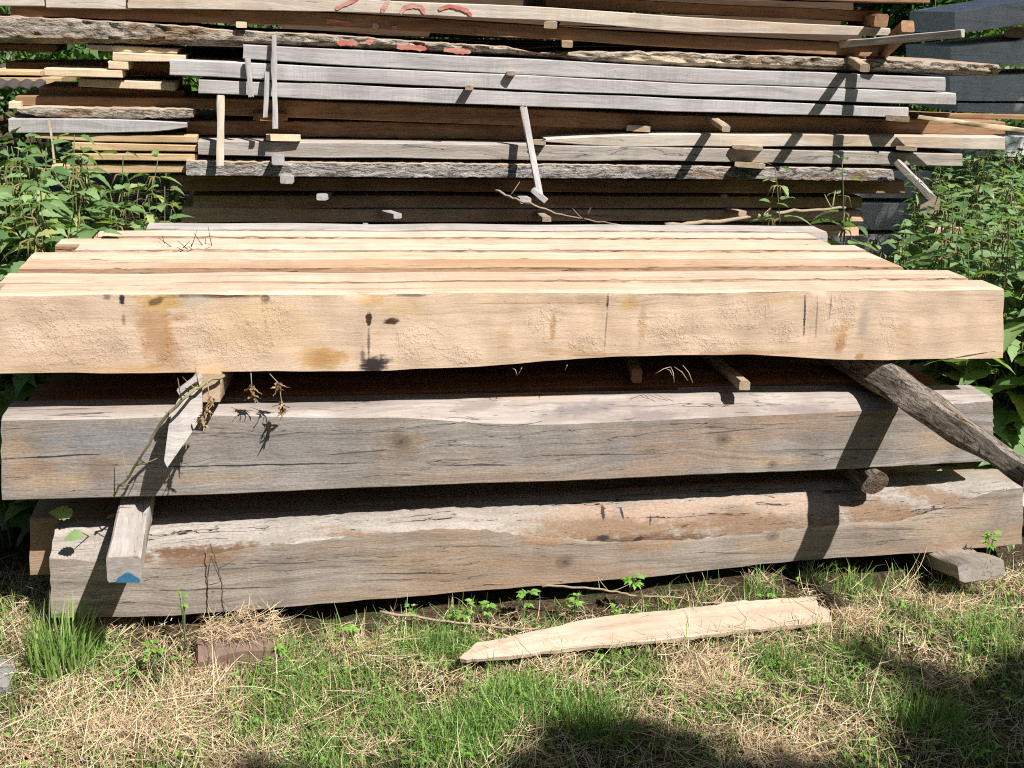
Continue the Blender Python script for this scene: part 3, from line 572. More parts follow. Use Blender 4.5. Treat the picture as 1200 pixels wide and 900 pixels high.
# ------------------------------------------------------------------ rear stack
RS = 'boards stacked behind the beams'
B = board
ZF = 4.25
rear = [
 # label, pts, Y, D, mat, kw
 ('pale board across the very top of the rear stack with red paint strokes', [(150, -6, 10), (400, -2, 14), (640, 8, 24), (800, 20, 38), (1043, 33, 42)], 4.25, .5, M_pale, {}),
 ('dark brown board under the red painted board, its lower edge catching light', [(12, 6, 19), (400, 15, 32), (800, 41, 56), (1029, 52, 67)], 4.292, .5, M_brown, {}),
 ('long bark edged slab under the brown board, running past the right end of the stack', [(-30, 18, 51), (100, 22, 52), (260, 34, 54), (400, 42, 57), (520, 50, 62), (600, 55, 65), (625, 62, 68), (655, 63, 70), (680, 60, 73), (800, 62, 80), (950, 67, 83), (1050, 70, 86), (1172, 76, 90)], 4.262, .55, M_tan, dict(bark_amp=.004, seg=.018, face_mat=M_barkc, by=.05, bz=.022, nfront=6)),
 ('uppermost of the three smooth silver grey boards, its left end beside the tall slat', [(285, 52, 69), (400, 58, 77), (800, 79, 96.5), (1108, 91, 107)], 4.25, .5, M_grey, {}),
 ('middle one of the three smooth silver grey boards, reaching farthest left', [(199, 70, 88), (400, 78.5, 97), (800, 97.5, 113), (1120, 109, 123.5)], 4.245, .5, M_grey, {}),
 ('lowest of the three smooth silver grey boards', [(233, 93, 110), (400, 99, 117), (800, 115.5, 131), (1065, 126, 138)], 4.25, .5, M_grey, {}),
 ('shaded orange brown board just under the three silver grey boards', [(258, 115, 135), (400, 120, 140), (800, 135, 154), (1000, 138, 156), (1178, 143, 158)], 4.36, .45, M_brown, {}),
 ('dark rough slab in the gap above the splintered board', [(218, 141, 158), (400, 142, 161), (640, 148, 165), (780, 152, 168)], 4.39, .45, M_brown, dict(bark_amp=.003, seg=.03)),
 ('pale board with a splintered left end, crossed by slanting shadows on the right', [(640, 163, 167), (690, 160, 171), (760, 157.5, 172), (800, 157, 171), (1000, 158.5, 172), (1178, 161, 176)], 4.27, .45, M_pale, {}),
 ('grey board level with the tops of the left nettles, its right third browner', [(232, 165, 182), (400, 167, 185), (620, 170, 188), (800, 173, 189), (1128, 180.5, 195)], 4.265, .5, M_greyd, {}),
 ('rough grey bark edged board under the level grey one', [(218, 188, 206), (400, 190.5, 208), (620, 192, 209), (800, 194.5, 210), (1048, 198, 212.5)], 4.262, .5, M_tan, dict(bark_amp=.0028, seg=.018, face_mat=M_barkg)),
 ('orange brown board in the shade with a sunlit left end', [(199, 205, 224), (400, 209, 223.5), (800, 211, 226), (1060, 212, 227)], 4.345, .45, M_brown, {}),
 ('greyish brown board second from the bottom edge of the visible rear stack', [(226, 229, 248), (400, 229, 244), (800, 230, 244), (1010, 231, 244)], 4.43, .4, M_umber, {}),
 ('greyish brown board at the bottom of the visible rear stack', [(213, 243, 261), (400, 245, 260), (800, 247, 259), (1012, 247.5, 260)], 4.42, .4, M_umber, {}),
 ('brown board of the rear stack half hidden behind the nettles on the right', [(240, 264, 277), (1006, 264, 277)], 4.44, .4, M_umber, {}),
 ('dark brown shaded board at the top right of the rear stack', [(640, -6, 9), (800, 3, 16), (1031, 13, 26)], 4.36, .45, M_brown, {}),
 ('brown board end cut off by the top edge of the picture on the right', [(560, -26, -10), (1090, -9, 4)], 4.27, .5, M_brown, {}),
 ('sawn board end at the top left corner, lit by the sun', [(-30, -12, 7), (53, -10, 7.5)], 4.27, .4, M_pale, {}),
 ('second sawn board end from the top left corner, longer and pale', [(53.5, -12, 9), (140, -9, 11), (153, -3, 11)], 4.262, .4, M_pale, {}),
 # left cluster
 ('short pale board with a brown waney face under the bark slab on the left', [(101, 52.5, 58), (132, 53, 61), (208, 57, 63)], 4.29, .3, M_cream, {}),
 ('short cream board end under the waney one at the upper left', [(132, 61, 71), (217, 65, 73)], 4.27, .3, M_cream, {}),
 ('tiny cream board end left of the dark gap at the upper left', [(127, 72, 81), (150, 73, 82)], 4.27, .3, M_cream, {}),
 ('shaded orange brown board behind the left end of the silver grey boards', [(149, 73, 88), (212, 74, 91)], 4.42, .25, M_brown, {}),
 ('cream board end crossed by a slanting shadow at the left', [(52, 79.5, 89), (143, 83, 92)], 4.27, .3, M_cream, {}),
 ('brown board with a cream sunlit right half at the left', [(92, 92, 101), (138, 94, 103), (205, 97, 106)], 4.30, .3, M_cream, {}),
 ('dark brown board above the waney brown plank on the left', [(46, 102, 113), (133, 104, 114), (216, 106, 115)], 4.40, .3, M_brown, {}),
 ('brown plank with a pale top edge and slanted left end, on the bark slab', [(18, 112.5, 124), (120, 113.5, 128), (256, 116, 128)], 4.345, .35, M_brown, {}),
 ('flaking bark slab above the grey board on the left', [(20, 127, 131), (34, 125, 137), (110, 126.5, 138), (180, 127, 139), (226, 128, 138)], 4.285, .35, M_tan, dict(bark_amp=.004, seg=.018, face_mat=M_bark)),
 ('small pale board end left of the flaking bark slab', [(10, 119, 127.5), (24, 119, 127.5)], 4.31, .3, M_cream, {}),
 ('grey board with a split right end above the left nettles', [(10, 139, 156), (120, 139.5, 156), (200, 142.5, 155), (219, 144, 150)], 4.275, .35, M_grey, {}),
 ('topmost of the yellow boards glimpsed behind the left nettles', [(41, 156.5, 162), (85, 157, 165), (231, 160, 168)], 4.285, .3, M_yellow, {}),
 ('second yellow board from the top behind the left nettles', [(85, 167, 176), (231, 170, 178)], 4.285, .3, M_yellow, {}),
 ('third yellow board down behind the left nettles', [(85, 180, 188), (231, 181, 189)], 4.285, .3, M_yellow, {}),
 ('lowest yellow board, mostly hidden behind the left nettles', [(60, 193, 203), (226, 193, 203)], 4.30, .3, M_yellow, {}),
 ('long dark plank across the gap with green leaves behind at the far left', [(7, 73, 81), (128, 72, 83)], 4.50, .2, M_brown, {}),
 ('dark plank under the bark slab at the far left edge', [(-30, 51, 60), (66, 52, 61)], 4.50, .2, M_brown, {}),
 ('dark board in the hollow between the bark slab and the top silver grey board', [(212, 56, 69), (330, 61, 76)], 4.6, .4, M_gap_shade, {}),  # added filler, its near-black colour stands in for shade in the hollow
 ('yellow board end far behind at the left edge, upper one', [(-60, 82, 88), (47, 84, 89)], 5.9, .4, M_yellow, {}),
 ('yellow board end far behind at the left edge above the corrugated sheet', [(-60, 91, 97), (72, 91, 99.5)], 5.9, .4, M_yellow, {}),
]
rear_objs = []
for lab, pts, Y, D, mt, kw in rear:
    k = dict(seg=.06, nfront=3); k.update(kw)
    rear_objs.append(B('timber_board', lab, 'timber board', pts, Y, D, mt, RS, **k))
# hidden lower courses that carry the stack
zlow = PY(600, 277, 4.44)[2]
for k in range(3):
    z1 = zlow - .02 - .2 * k
    plain_beam(-.45, 2.45, 4.42, .5, z1 - .185, z1, M_greyd, ['thick board at the foot of the rear stack, below the visible ones', 'thick board near the ground under the rear stack', 'lowest thick board of the rear stack standing on the ground'][k], 'thick boards at the foot of the rear stack', 'timber_board')

for k, (x0, x1, ya, yb2) in enumerate([(300, 1000, 46, 62), (330, 1010, 27, 43), (160, 985, 9, 25), (200, 1000, -10, 6), (300, 990, 65, 80)]):  # filler boards added behind the gaps, near-black colour stands in for shade
    B('timber_board', ['dark inner board seen through the slit above the long bark slab', 'dark inner board behind the brown board near the top', 'dark inner board behind the red painted board', 'dark inner board above the red painted board', 'dark inner board behind the highest silver grey board'][k], 'timber board', [(x0, ya - 3, yb2 - 3), ((x0 + x1) / 2, ya + 4, yb2 + 4), (x1, ya + 12, yb2 + 12)], 4.9, .3, M_gap_shade, RS, seg=.1, nfront=3)
# red paint on the upper boards
def ribbon(parent, strokes, Y, wpx, name='painted_mark'):
    for st in strokes:
        sp = Soup(); st = np.array(st, float); u = np.linspace(0, 1, 16); s_ = np.linspace(0, 1, len(st)); xs = np.interp(u, s_, st[:, 0]); ys = np.interp(u, s_, st[:, 1])
        d = np.stack([np.gradient(xs), np.gradient(ys)], 1); d /= np.linalg.norm(d, axis=1)[:, None] + 1e-9; nn = np.stack([-d[:, 1], d[:, 0]], 1)
        V = []; kk = 0
        for x, y, (nx, ny) in zip(xs, ys, nn):
            kk += 1
            w_ = wpx * (.7 + .5 * random.random())
            w_ *= 1 - .75 * abs((kk - 8) / 8) ** 5
            V += [PY(x + nx * w_, y + ny * w_, Y), PY(x - nx * w_, y - ny * w_, Y)]
        sp.add(V, [(2 * i, 2 * i + 1, 2 * i + 3, 2 * i + 2) for i in range(15)])
        o = sp.build(name, M_red, smooth=False); o.parent = parent; o.matrix_parent_inverse = Matrix.Translation(parent.location).inverted()
ribbon(rear_objs[0], [[(393, 10.5), (404, 5), (421, -2)], [(447, 14.5), (452, 6), (457, -3)], [(469, 16), (474, 9), (484, 6.5), (494, 9), (498, 17)], [(514, 11), (526, 7), (538, 9), (548, 13), (553, 19.5)]], 4.2465, 2.7)
ribbon(rear_objs[1], [[(382, 25), (395, 26), (415, 29)], [(436, 30), (444, 31)], [(459, 32.5), (466, 33)]], 4.288, 3.2)
ribbon(rear_objs[2], [[(395, 50), (420, 51)], [(430, 51), (437, 45)], [(465, 54.5), (500, 57)], [(520, 58), (552, 61)]], 4.252, 3.4)

# spacers, slats and sticks of the rear stack: (label, p0px, Y0, p1px, Y1, w, h, mat)
GR_ = 'spacer sticks in the rear stack'
sticks = [
 ('pale square spacer end under the painted board at the left', (283, 29, 4.245), (283, 26, 4.6), .040, .022, M_cream),
 ('pale spacer end under the painted board near the centre', (645, 29.5, 4.22), (650, 24, 4.6), .048, .026, M_tan),
 ('stubby spacer end on the dark gap below the brown top board', (665, 52, 4.23), (662, 45, 4.6), .045, .024, M_tan),
 ('spacer end between the two upper silver grey boards', (599, 86, 4.215), (601, 82, 4.6), .034, .016, M_tan),
 ('spacer end between the two lower silver grey boards', (550, 103, 4.20), (551, 99, 4.6), .030, .016, M_tan),
 ('brown block end right of centre above the splintered board', (748, 151, 4.30), (748, 146, 4.6), .10, .026, M_tan),
 ('pale spacer end beside the slanted slat', (632, 167, 4.24), (634, 163, 4.6), .050, .020, M_tan),
 ('brown block end under the silver grey boards at the left', (317, 137.5, 4.31), (317, 133, 4.6), .13, .030, M_brown),
 ('pale block end above the level grey board at the left', (332, 161.5, 4.24), (332, 158, 4.6), .13, .024, M_cream),
 ('white square spacer end above the rough bark edged board', (326, 188, 4.20), (328, 182, 4.6), .046, .036, M_grey),
 ('white square spacer end below the rough bark edged board', (336, 211, 4.16), (339, 204, 4.6), .050, .030, M_grey),
 ('white square spacer end sticking out of the brown boards at the left', (377, 231, 4.30), (390, 224, 4.6), .042, .028, M_grey),
 ('flat pale stick poking out left of the middle of the lowest visible boards', (466, 253, 4.22), (436, 244, 4.55), .036, .020, M_grey),
 ('flat pale stick poking out right of centre beside the branch', (616, 235, 4.25), (600, 226, 4.55), .046, .026, M_grey),
 ('short pale stick under the branch near the centre', (641, 257, 4.26), (622, 245, 4.55), .036, .022, M_tan),
 ('tiny white peg end just above the rear beam', (428, 264, 4.38), (429, 261, 4.55), .022, .016, M_grey),
 ('grey stick jutting out of the stack in the sunlight on the right', (1014, 80, 4.00), (985, 62, 4.5), .036, .030, M_tan),
 ('grey stick jutting out of the shaded brown board right of centre', (851, 151, 4.05), (826, 133, 4.5), .034, .024, M_tan),
 ('flat spacer end under the splintered board on the right', (876, 173, 4.22), (876, 171, 4.6), .125, .016, M_tan),
 ('flat spacer end above the rough board on the right', (879, 193.5, 4.20), (879, 190, 4.6), .125, .020, M_tan),
 ('small white chip of a spacer on the brown boards right of centre', (849, 230, 4.40), (842, 226, 4.55), .026, .016, M_grey),
 ('pale stick end low on the brown boards right of centre', (870, 250, 4.24), (846, 244, 4.55), .036, .022, M_tan),
 ('small square brown beam end at the upper right corner of the stack', (1033, 24, 4.19), (1000, 28, 4.6), .052, .050, M_brown),
 ('brown prop leaning across the upper right corner of the stack', (1064, 31, 4.14), (1022, 72, 4.45), .055, .050, M_brown),
 ('flat spacer end under the lowest silver grey board on the right', (1052, 139, 4.20), (1048, 136, 4.6), .095, .024, M_tan),
 ('spacer end beside the slanted plank on the right', (1062, 174, 4.22), (1060, 172, 4.6), .085, .020, M_tan),
 ('long dark stick reaching out past the right end of the stack', (1129, 39, 3.92), (985, 52, 4.30), .040, .030, M_greyd),
 ('long thin pale lath slanting away at the right', (1076, 137, 4.20), (1215, 155, 4.05), .020, .018, M_cream),
 ('brown rail above the pale lath at the far right', (1060, 134, 4.45), (1230, 138, 4.5), .03, .022, M_brown),
]
for lab, a, b, w_, h_, mt in sticks:
    stick('spacer_stick', lab, 'spacer', PY(*a[:2], a[2]), PY(*b[:2], b[2]), w_, h_, mt, GR_)
GH = 'slats hanging down the front of the rear stack'
hang = [
 ('tall thin pale slat hanging over the silver grey boards', (321, 42, 4.235), (322.5, 151, 4.19), .020, .014, M_grey),
 ('short pale slat leaning beside the tall thin one, on its left', (290.5, 68, 4.225), (294, 114, 4.20), .020, .014, M_grey),
 ('middle pale slat close to the left side of the tall thin one', (313, 84, 4.225), (311, 138, 4.19), .018, .014, M_grey),
 ('pale slat hanging below the silver grey boards on the left', (259, 112, 4.26), (258, 195, 4.19), .028, .020, M_pale),
 ('long slanted pale slat hanging at the centre with a foot', (613, 126, 4.24), (633, 233, 4.12), .026, .020, M_grey),
 ('thin bare stalk standing in front of the left nettles', (58, 140, 4.16), (64, 192, 4.1), .008, .008, M_tan),
]
for lab, a, b, w_, h_, mt in hang:
    o = stick('wooden_slat', lab, 'slat', PY(*a[:2], a[2]), PY(*b[:2], b[2]), w_, h_, mt, GH, up=(0, -1, 0), rough=.0016)
    if 'foot' in lab:
        f = stick('foot', None, None, PY(624, 222, 4.13), PY(640, 236, 4.11), .026, .020, M_grey, up=(0, -1, 0)); mw = f.matrix_world.copy()
        f.parent = o; f.matrix_parent_inverse = o.matrix_world.inverted()
stick('slanted_plank', 'grey plank leaning down into the right nettles', 'plank', PY(1054, 193, 4.22), PY(1092, 232, 3.95), .060, .030, M_greyd, roll=R(-30))
stick('wood_block', 'pale wooden block in the right nettles at the foot of the leaning plank', 'block', PY(1090, 240, 3.95), PY(1086, 240, 4.3), .075, .070, M_tan)
stick('wood_block', 'flat pale offcut deep in the right nettles', 'block', PY(1088, 270, 4.0), PY(1121, 270, 4.05), .06, .034, M_tan)
# twig branches lying in front of the rear stack
def branch(name, label, pts, rad, mat=M_twig, side=4, cat='branch'):
    P = [PY(*p) for p in pts]; S = Soup(); c = P[0].copy()
    u = np.linspace(0, 1, 24); s_ = np.linspace(0, 1, len(P)); Q = np.stack([np.interp(u, s_, [p[i] for p in P]) for i in range(3)], 1)
    Q += RNG.normal(0, .0022, Q.shape)
    S.add(*tube(Q - c, list(np.linspace(rad, rad * .55, 24)), 6))
    for k in range(side):
        i = RNG.integers(4, 22); d = RNG.normal(0, 1, 3); d[2] = abs(d[2]); d *= .05 / np.linalg.norm(d)
        S.add(*tube([Q[i] - c, Q[i] - c + d * .6, Q[i] - c + d * 1.3 + (0, 0, .006)], [rad * .4, rad * .3, rad * .15], 5))
    return tag(S.build(name, mat, loc=c), label, cat)
branch('fallen_branch', 'thin dry branch lying from the slanted slat down to the rear beam', [(581, 224, 4.1), (612, 236, 4.0), (660, 253, 3.9), (726, 264, 3.7)], .006)
branch('fallen_branch', 'pale branch behind the top layer pointing right into the nettles', [(780, 264, 3.7), (850, 259, 3.75), (925, 247, 3.8), (992, 244, 3.8)], .010)
branch('dry_twig', 'dry brown twig lying across the fresh beams on the left', [(176, 289, 3.17), (205, 294, 3.115), (225, 295.5, 3.10), (256, 293, 3.13)], .0042, M_dark_stem, side=14, cat='twig')
branch('dry_twig', 'dead twig lying in the shade along the foot of the bottom beam', [(445, 716, 2.50), (520, 728, 2.47), (600, 736, 2.46), (640, 736, 2.46)], .004, side=5, cat='twig')
branch('dry_twig', 'dead twig slanting up between the seedlings and the beam', [(635, 686, 2.55), (700, 690, 2.5), (740, 698, 2.47), (800, 700, 2.46)], .0035, side=4, cat='twig')
branch('climbing_stem', 'dried green brown vine hanging from the top beam over the pointed splinter', [(262, 439, 2.54), (236, 452, 2.50), (214, 466, 2.46), (190, 495, 2.47), (165, 535, 2.50), (148, 560, 2.54), (133, 580, 2.56)], .0048, M_vine, 7, 'vine')
# far corrugated sheet
def tin():
    S = Soup(); V = []; n = 60; a = PY(-60, 101, 5.75); b = PY(47, 102, 5.75)
    for i in range(n + 1):
        t_ = i / n; x = a[0] + (b[0] - a[0]) * t_; z = a[2] + (b[2] - a[2]) * t_ + .006 * math.sin(t_ * n * .7)
        V += [(x, a[1], z), (x, a[1] + .5, z + .08), (x, a[1], z - .004), (x, a[1] + .5, z + .076)]
    for i in range(n):
        q = 4 * i; S_ = [(q, q + 4, q + 5, q + 1), (q + 2, q + 3, q + 7, q + 6), (q, q + 2, q + 6, q + 4), (q + 1, q + 5, q + 7, q + 3)]
        F_.extend(S_)
    o = put('corrugated_sheet', V, F_, M_tin); tag(o, 'dark corrugated metal sheet end at the far left edge', 'roof sheet')
F_ = []
tin()
# stack far right, behind
FR = 'dark boards of the stack at the far right'
for lab, pts, D in [('topmost slate grey board of the far right stack, tilted up', [(1119, 14, 40), (1330, -22, 10)], .5), ('slate grey board second from the top in the far right stack', [(1114, 56, 77), (1150, 53, 77), (1330, 30, 76)], .5),
                    ('slate grey board third down in the far right stack', [(1113, 90, 118), (1330, 84, 120)], .5), ('lowest dark board of the far right stack, just above the nettles', [(1122, 121, 131), (1330, 122, 140)], .5), ('dark rough beam low in the far right stack behind the nettles', [(1130, 160, 182), (1340, 160, 190)], .5)]:
    B('timber_board', lab, 'timber board', pts, 6.0, D, M_shade, FR, seg=.06, nfront=3)
stick('spacer_block', 'dark square spacer between the top boards of the far right stack', 'spacer', PY(1190, 38, 5.98), PY(1190, 38, 6.4), .11, .06, M_brown)
for k in range(5):
    plain_beam(2.7, 3.9, 6.02, .5, .05 + .2 * k, .22 + .2 * k, M_shade, ['lowest board at the foot of the far right stack', 'second board up at the foot of the far right stack', 'third board up behind the nettles in the far right stack', 'fourth board up behind the nettles in the far right stack', 'fifth board up behind the nettles in the far right stack'][k], FR, 'timber_board')

# ------------------------------------------------------------------ plants
def leaf_geo(L, W, n=7, teeth=True, fold=.25, droop=.5):
    """A toothed pointed leaf along +X, folded along the midrib and drooping."""
    V = []; F = []
    for i in range(n + 1):
        t_ = i / n; w_ = W * (math.sin(math.pi * min(1, t_ * .93 + .05) ** .75)) * (1 - .35 * t_)
        if i == n: w_ = 0
        if teeth and 0 < i < n: w_ *= 1.12 if i % 2 else .86
        x = L * t_; z = -droop * L * t_ * t_ * .6
        V += [(x, w_, z + fold * w_), (x, 0, z), (x, -w_, z + fold * w_)]
    for i in range(n):
        q = 3 * i; F += [(q, q + 3, q + 4, q + 1), (q + 1, q + 4, q + 5, q + 2)]
    return np.array(V), F
def rotm(yaw, pitch, roll=0.):
    return np.array((Matrix.Rotation(yaw, 3, 'Z') @ Matrix.Rotation(-pitch, 3, 'Y') @ Matrix.Rotation(roll, 3, 'X')))
M_nettle = leafy('nettle_leaf', (.085, .165, .055), (.27, .38, .17), .32, .42, .5)
M_tassel = leafy('nettle_tassel', (.16, .15, .06), (.27, .24, .11), .2, .8, .1)
def nettle(h, tone0, name='nettle_plant', bushy=1.):
    root = empty(name, 'x', 'nettle', (0, 0, 0))
    bend = RNG.normal(0, .08, 2); S = Soup(); Lf = Soup(); T = Soup(); P = []
    nn = int(h / .055)
    for i in range(nn + 1):
        t_ = i / nn; P.append(np.array([bend[0] * t_ * t_, bend[1] * t_ * t_, h * t_]))
    S.add(*tube(P, list(np.linspace(.0045, .0015, nn + 1)), 5))
    for i in range(2, nn + 1):
        t_ = i / nn; yaw = (i % 2) * math.pi / 2 + RNG.normal(0, .3)
        L = (.108 + .06 * math.sin(math.pi * min(1, t_ * 1.1))) * (1 - .55 * max(0, t_ - .75) / .25) * RNG.uniform(.8, 1.15) * bushy
        for s_ in (0, math.pi):
            if RNG.random() < .08: continue
            V, F = leaf_geo(L, L * RNG.uniform(.25, .34), 9, True, RNG.uniform(.1, .35), RNG.uniform(.3, 1.1))
            V = V + np.array([.02, 0, 0]); V = V @ rotm(yaw + s_ + RNG.normal(0, .2), RNG.uniform(-.15, .55) + .5 * max(0, t_ - .8), RNG.normal(0, .25)).T + P[i]
            Lf.add(V, F, float(np.clip(tone0 + RNG.normal(0, .3), 0, 1)))
            if .35 < t_ < .95 and RNG.random() < .7:
                for k in range(3):
                    a = RNG.uniform(0, 6.28); Q = [P[i], P[i] + (math.cos(a) * .02, math.sin(a) * .02, -.005), P[i] + (math.cos(a) * .035, math.sin(a) * .035, -.04)]
                    T.add(*tube(Q, [.0014, .003, .0014], 4), RNG.random())
    S.build('stem', M_stem, root); Lf.build('foliage', M_nettle, root)
    if T.n: T.build('blossom', M_tassel, root)
    return root
def nettle_patch(protos, spots, labels, group):
    for k, (x, y, hh) in enumerate(spots):
        src = protos[k % len(protos)]; lab = labels(x, y) if callable(labels) else labels
        z = float(gz(x, y)) - .02
        tl = (RNG.normal(0, .07), RNG.normal(0, .07))
        if k < len(protos) and not src.get('used'):
            src['used'] = 1; r_ = src; r_.location = (x, y, z); r_.rotation_euler = (tl[0], tl[1], RNG.uniform(0, 6.28)); r_.scale = (hh,) * 3; r_['label'] = lab
        else: r_ = dup(src, (x, y, z), RNG.uniform(0, 6.28), hh, lab, tl)
        if 'used' in r_.keys() and r_ is not src: del r_['used']
        r_['group'] = group
PR_L = [nettle(1.0, t_) for t_ in (.45, .6, .3, .7)]
PR_R = [nettle(1.0, t_, bushy=.95) for t_ in (.6, .45, .75, .35)]
spL = []
for k in range(76):
    y = RNG.uniform(3.15, 4.15); xl = PY(-60, 200, y)[0]; xr = PY(188, 200, y)[0]
    x = RNG.uniform(xl, xr); u = (x - xl) / (xr - xl)
    ztop = PY(100, 150 + 45 * RNG.random() + 45 * (u > .7), y)[2]
    if y < 3.7:
        xr = PY(62, 250, y)[0]; x = RNG.uniform(xl, xr); ztop = PY(60, 185 + 70 * RNG.random(), y)[2]
    spL.append((x, y, ztop))
nettle_patch(PR_L, spL, 'stinging nettle in the dense patch left of the stacks', 'nettles left of the stacks')
spR = []
for k in range(200):
    y = RNG.uniform(2.75, 4.6) if k < 100 else RNG.uniform(4.6, 6.0); xl = PY(1185 if y < 2.95 else (1120 if y < 3.4 else 1000), 300, y)[0]; xr = PY(1290, 300, y)[0]
    x = RNG.uniform(xl, xr)
    c = AX.T @ np.array([x, y, .9 - CAMH]); px = 600 - c[0] * FPX / c[2]
    yt = np.interp(px, [960, 1040, 1090, 1130, 1200, 1290], [270, 265, 235, 205, 195, 190]) + RNG.uniform(0, 60) + max(0, 3.8 - y) * 70
    ztop = PY(px, yt, y)[2]
    if y > 4.6: ztop = RNG.uniform(.85, 1.15); x = RNG.uniform(PY(1085, 300, y)[0], PY(1330, 300, y)[0])
    if ztop > .2: spR.append((x, y, ztop))
nettle_patch(PR_R, spR, 'stinging nettle in the tall patch right of the stacks', 'nettles right of the stacks')
for k, (px, pyt, y, lab) in enumerate([(950, 200, 3.72, 'single nettle rising in front of the right end of the rear boards'), (1022, 192, 3.75, 'tall nettle with tassels between the lone nettle and the leaning plank'), (888, 240, 3.72, 'small nettle top peeping over the grey rear beam'), (1145, 185, 4.3, 'tall flowering nettle beneath the far right stack')]):
    p = PY(px, pyt, y); o = dup(PR_R[k % 4], (p[0], y, 0), 1.3 * k + .4, p[2], lab)
    if 'used' in o.keys(): del o['used']
    del o['group']
for r_ in PR_L + PR_R:
    if 'used' in r_.keys(): del r_['used']
# seedlings at the foot of the stack: five toothed lobes on short stalks
M_seed = leafy('seedling_leaf', (.14, .30, .05), (.28, .48, .11), .35)
def seedling(label, px, py, Y, size, n=7, up=.06, name='seedling'):
    p = PY(px, py, Y); base = np.array([p[0], Y, float(gz(p[0], Y))]); hgt = max(.02, p[2] - base[2])
    root = empty(name, label, 'seedling', base, 'leafy seedlings along the foot of the stack'); S = Soup(); Lf = Soup()
    for k in range(n):
        a = 2 * math.pi * k / n + RNG.normal(0, .3); rr = size * RNG.uniform(.3, 1.) * .6
        tip = np.array([math.cos(a) * rr, math.sin(a) * rr, hgt * RNG.uniform(.65, 1.05)])
        S.add(*tube([(0, 0, -.01), tip * np.array([.4, .4, .6]), tip], [.0014, .001, .0008], 4))
        for q in (-.8, 0, .8):
            V, F = leaf_geo(size * RNG.uniform(.55, .8), size * .22, 6, True, .15, .5); Lf.add(V @ rotm(a + q, RNG.uniform(-.1, .4), RNG.normal(0, .3)).T + tip, F, RNG.random())
    S.build('stem', M_stem, root); Lf.build('foliage', M_seed, root)
for a in [('bright seedling in front of the bottom beam, right of its small knot', 741, 676, 2.53, .035), ('tallest bright seedling under the middle of the bottom beam', 618, 690, 2.53, .034), ('seedling just left of the tallest one, by the dead twig', 573, 705, 2.50, .028), ('seedling second left of the tallest one', 546, 708, 2.50, .028),
          ('dull seedling right of the tallest one', 675, 702, 2.50, .028), ('small seedling above the offcut board', 722, 712, 2.48, .022), ('low seedling in the shade left of the seedling row', 482, 711, 2.52, .02), ('low seedling at the left end of the shaded strip', 412, 733, 2.46, .024), ('seedling half covering the lower edge of the offcut board', 712, 752, 2.38, .024), ('low seedling in the grass below the offcut board', 690, 790, 2.28, .022),
          ('pale rosette at the bottom edge of the grass on the right', 1050, 878, 2.1, .034), ('bright seedling at the bottom centre right', 840, 840, 2.18, .02), ('leafy weed before the right end of the bottom beam', 1164, 622, 2.55, .034), ('leafy weed beside the half buried brick', 327, 757, 2.42, .024), ('thin weed before the bottom beam above the brick', 213, 694, 2.5, .02), ('seedling in the straw left of the half buried brick', 178, 752, 2.40, .028)]:
    seedling(*a)
# nettle leaf at the left end of the bottom layer
def shoot(label, leaves, base, Y, name='nettle_shoot'):
    b = PY(*base); root = empty(name, label, 'nettle', b); S = Soup(); Lf = Soup()
    for (px, py, yy, L, yaw, pit, rol) in leaves:
        p = PY(px, py, yy) - b; S.add(*tube([(0, 0, 0), p * .5 + (0, 0, .01), p], [.002, .0016, .0012], 5))
        V, F = leaf_geo(L, L * .33, 11, True, .15, .3); Lf.add(V @ rotm(yaw, pit, rol).T + p, F, .85)
    S.build('stem', M_stem, root); Lf.build('foliage', M_nettle, root)
shoot('young nettle leaf resting on the left end of the bottom layer', [(85, 602, 2.66, .065, math.pi - .1, .1, -.9), (96, 624, 2.58, .05, math.pi + .2, -.3, -.9), (125, 608, 2.68, .035, .3, .4, -.8)], (112, 640, 2.72), 2.72)
# withered leaves hanging from the top beam
def withered(label, spots):
    b = PY(spots[0][0], spots[0][1], spots[0][2]); root = empty('withered_sprig', label, 'dead leaves', b); S = Soup(); Lf = Soup()
    S.add(*tube([PY(*s) - b for s in spots], .0012, 4))
    for s in spots[1:]:
        for k in range(7):
            V, F = leaf_geo(.017, .0042, 6, True, 1.2, 2.2); V = V + RNG.normal(0, .0012, V.shape)
            Lf.add(V @ rotm(RNG.uniform(0, 6.28), RNG.uniform(-1.6, -.8), RNG.normal(0, 1)).T + PY(*s) - b + RNG.normal(0, .004, 3), F, RNG.random())
    S.build('stem', M_twig, root); Lf.build('foliage', M_dry, root)
withered('withered leaves hanging beside the pointed splinter', [(243, 448, 2.50), (246, 468, 2.49), (243, 478, 2.48), (238, 490, 2.47)])
withered('small withered sprig hanging left of its twin under the top beam', [(294, 437, 2.57), (295, 452, 2.57), (296, 462, 2.57)])
withered('larger withered sprig hanging right of its twin under the top beam', [(316, 438, 2.57), (327, 450, 2.55), (330, 472, 2.55), (332, 478, 2.55)])
branch('dry_stalk', 'dark dry stalk leaning on the bottom beam above the brick', [(262, 716, 2.5), (260, 690, 2.54), (255, 662, 2.555), (246, 638, 2.575)], .0022, M_dark_stem, 5, 'stalk')
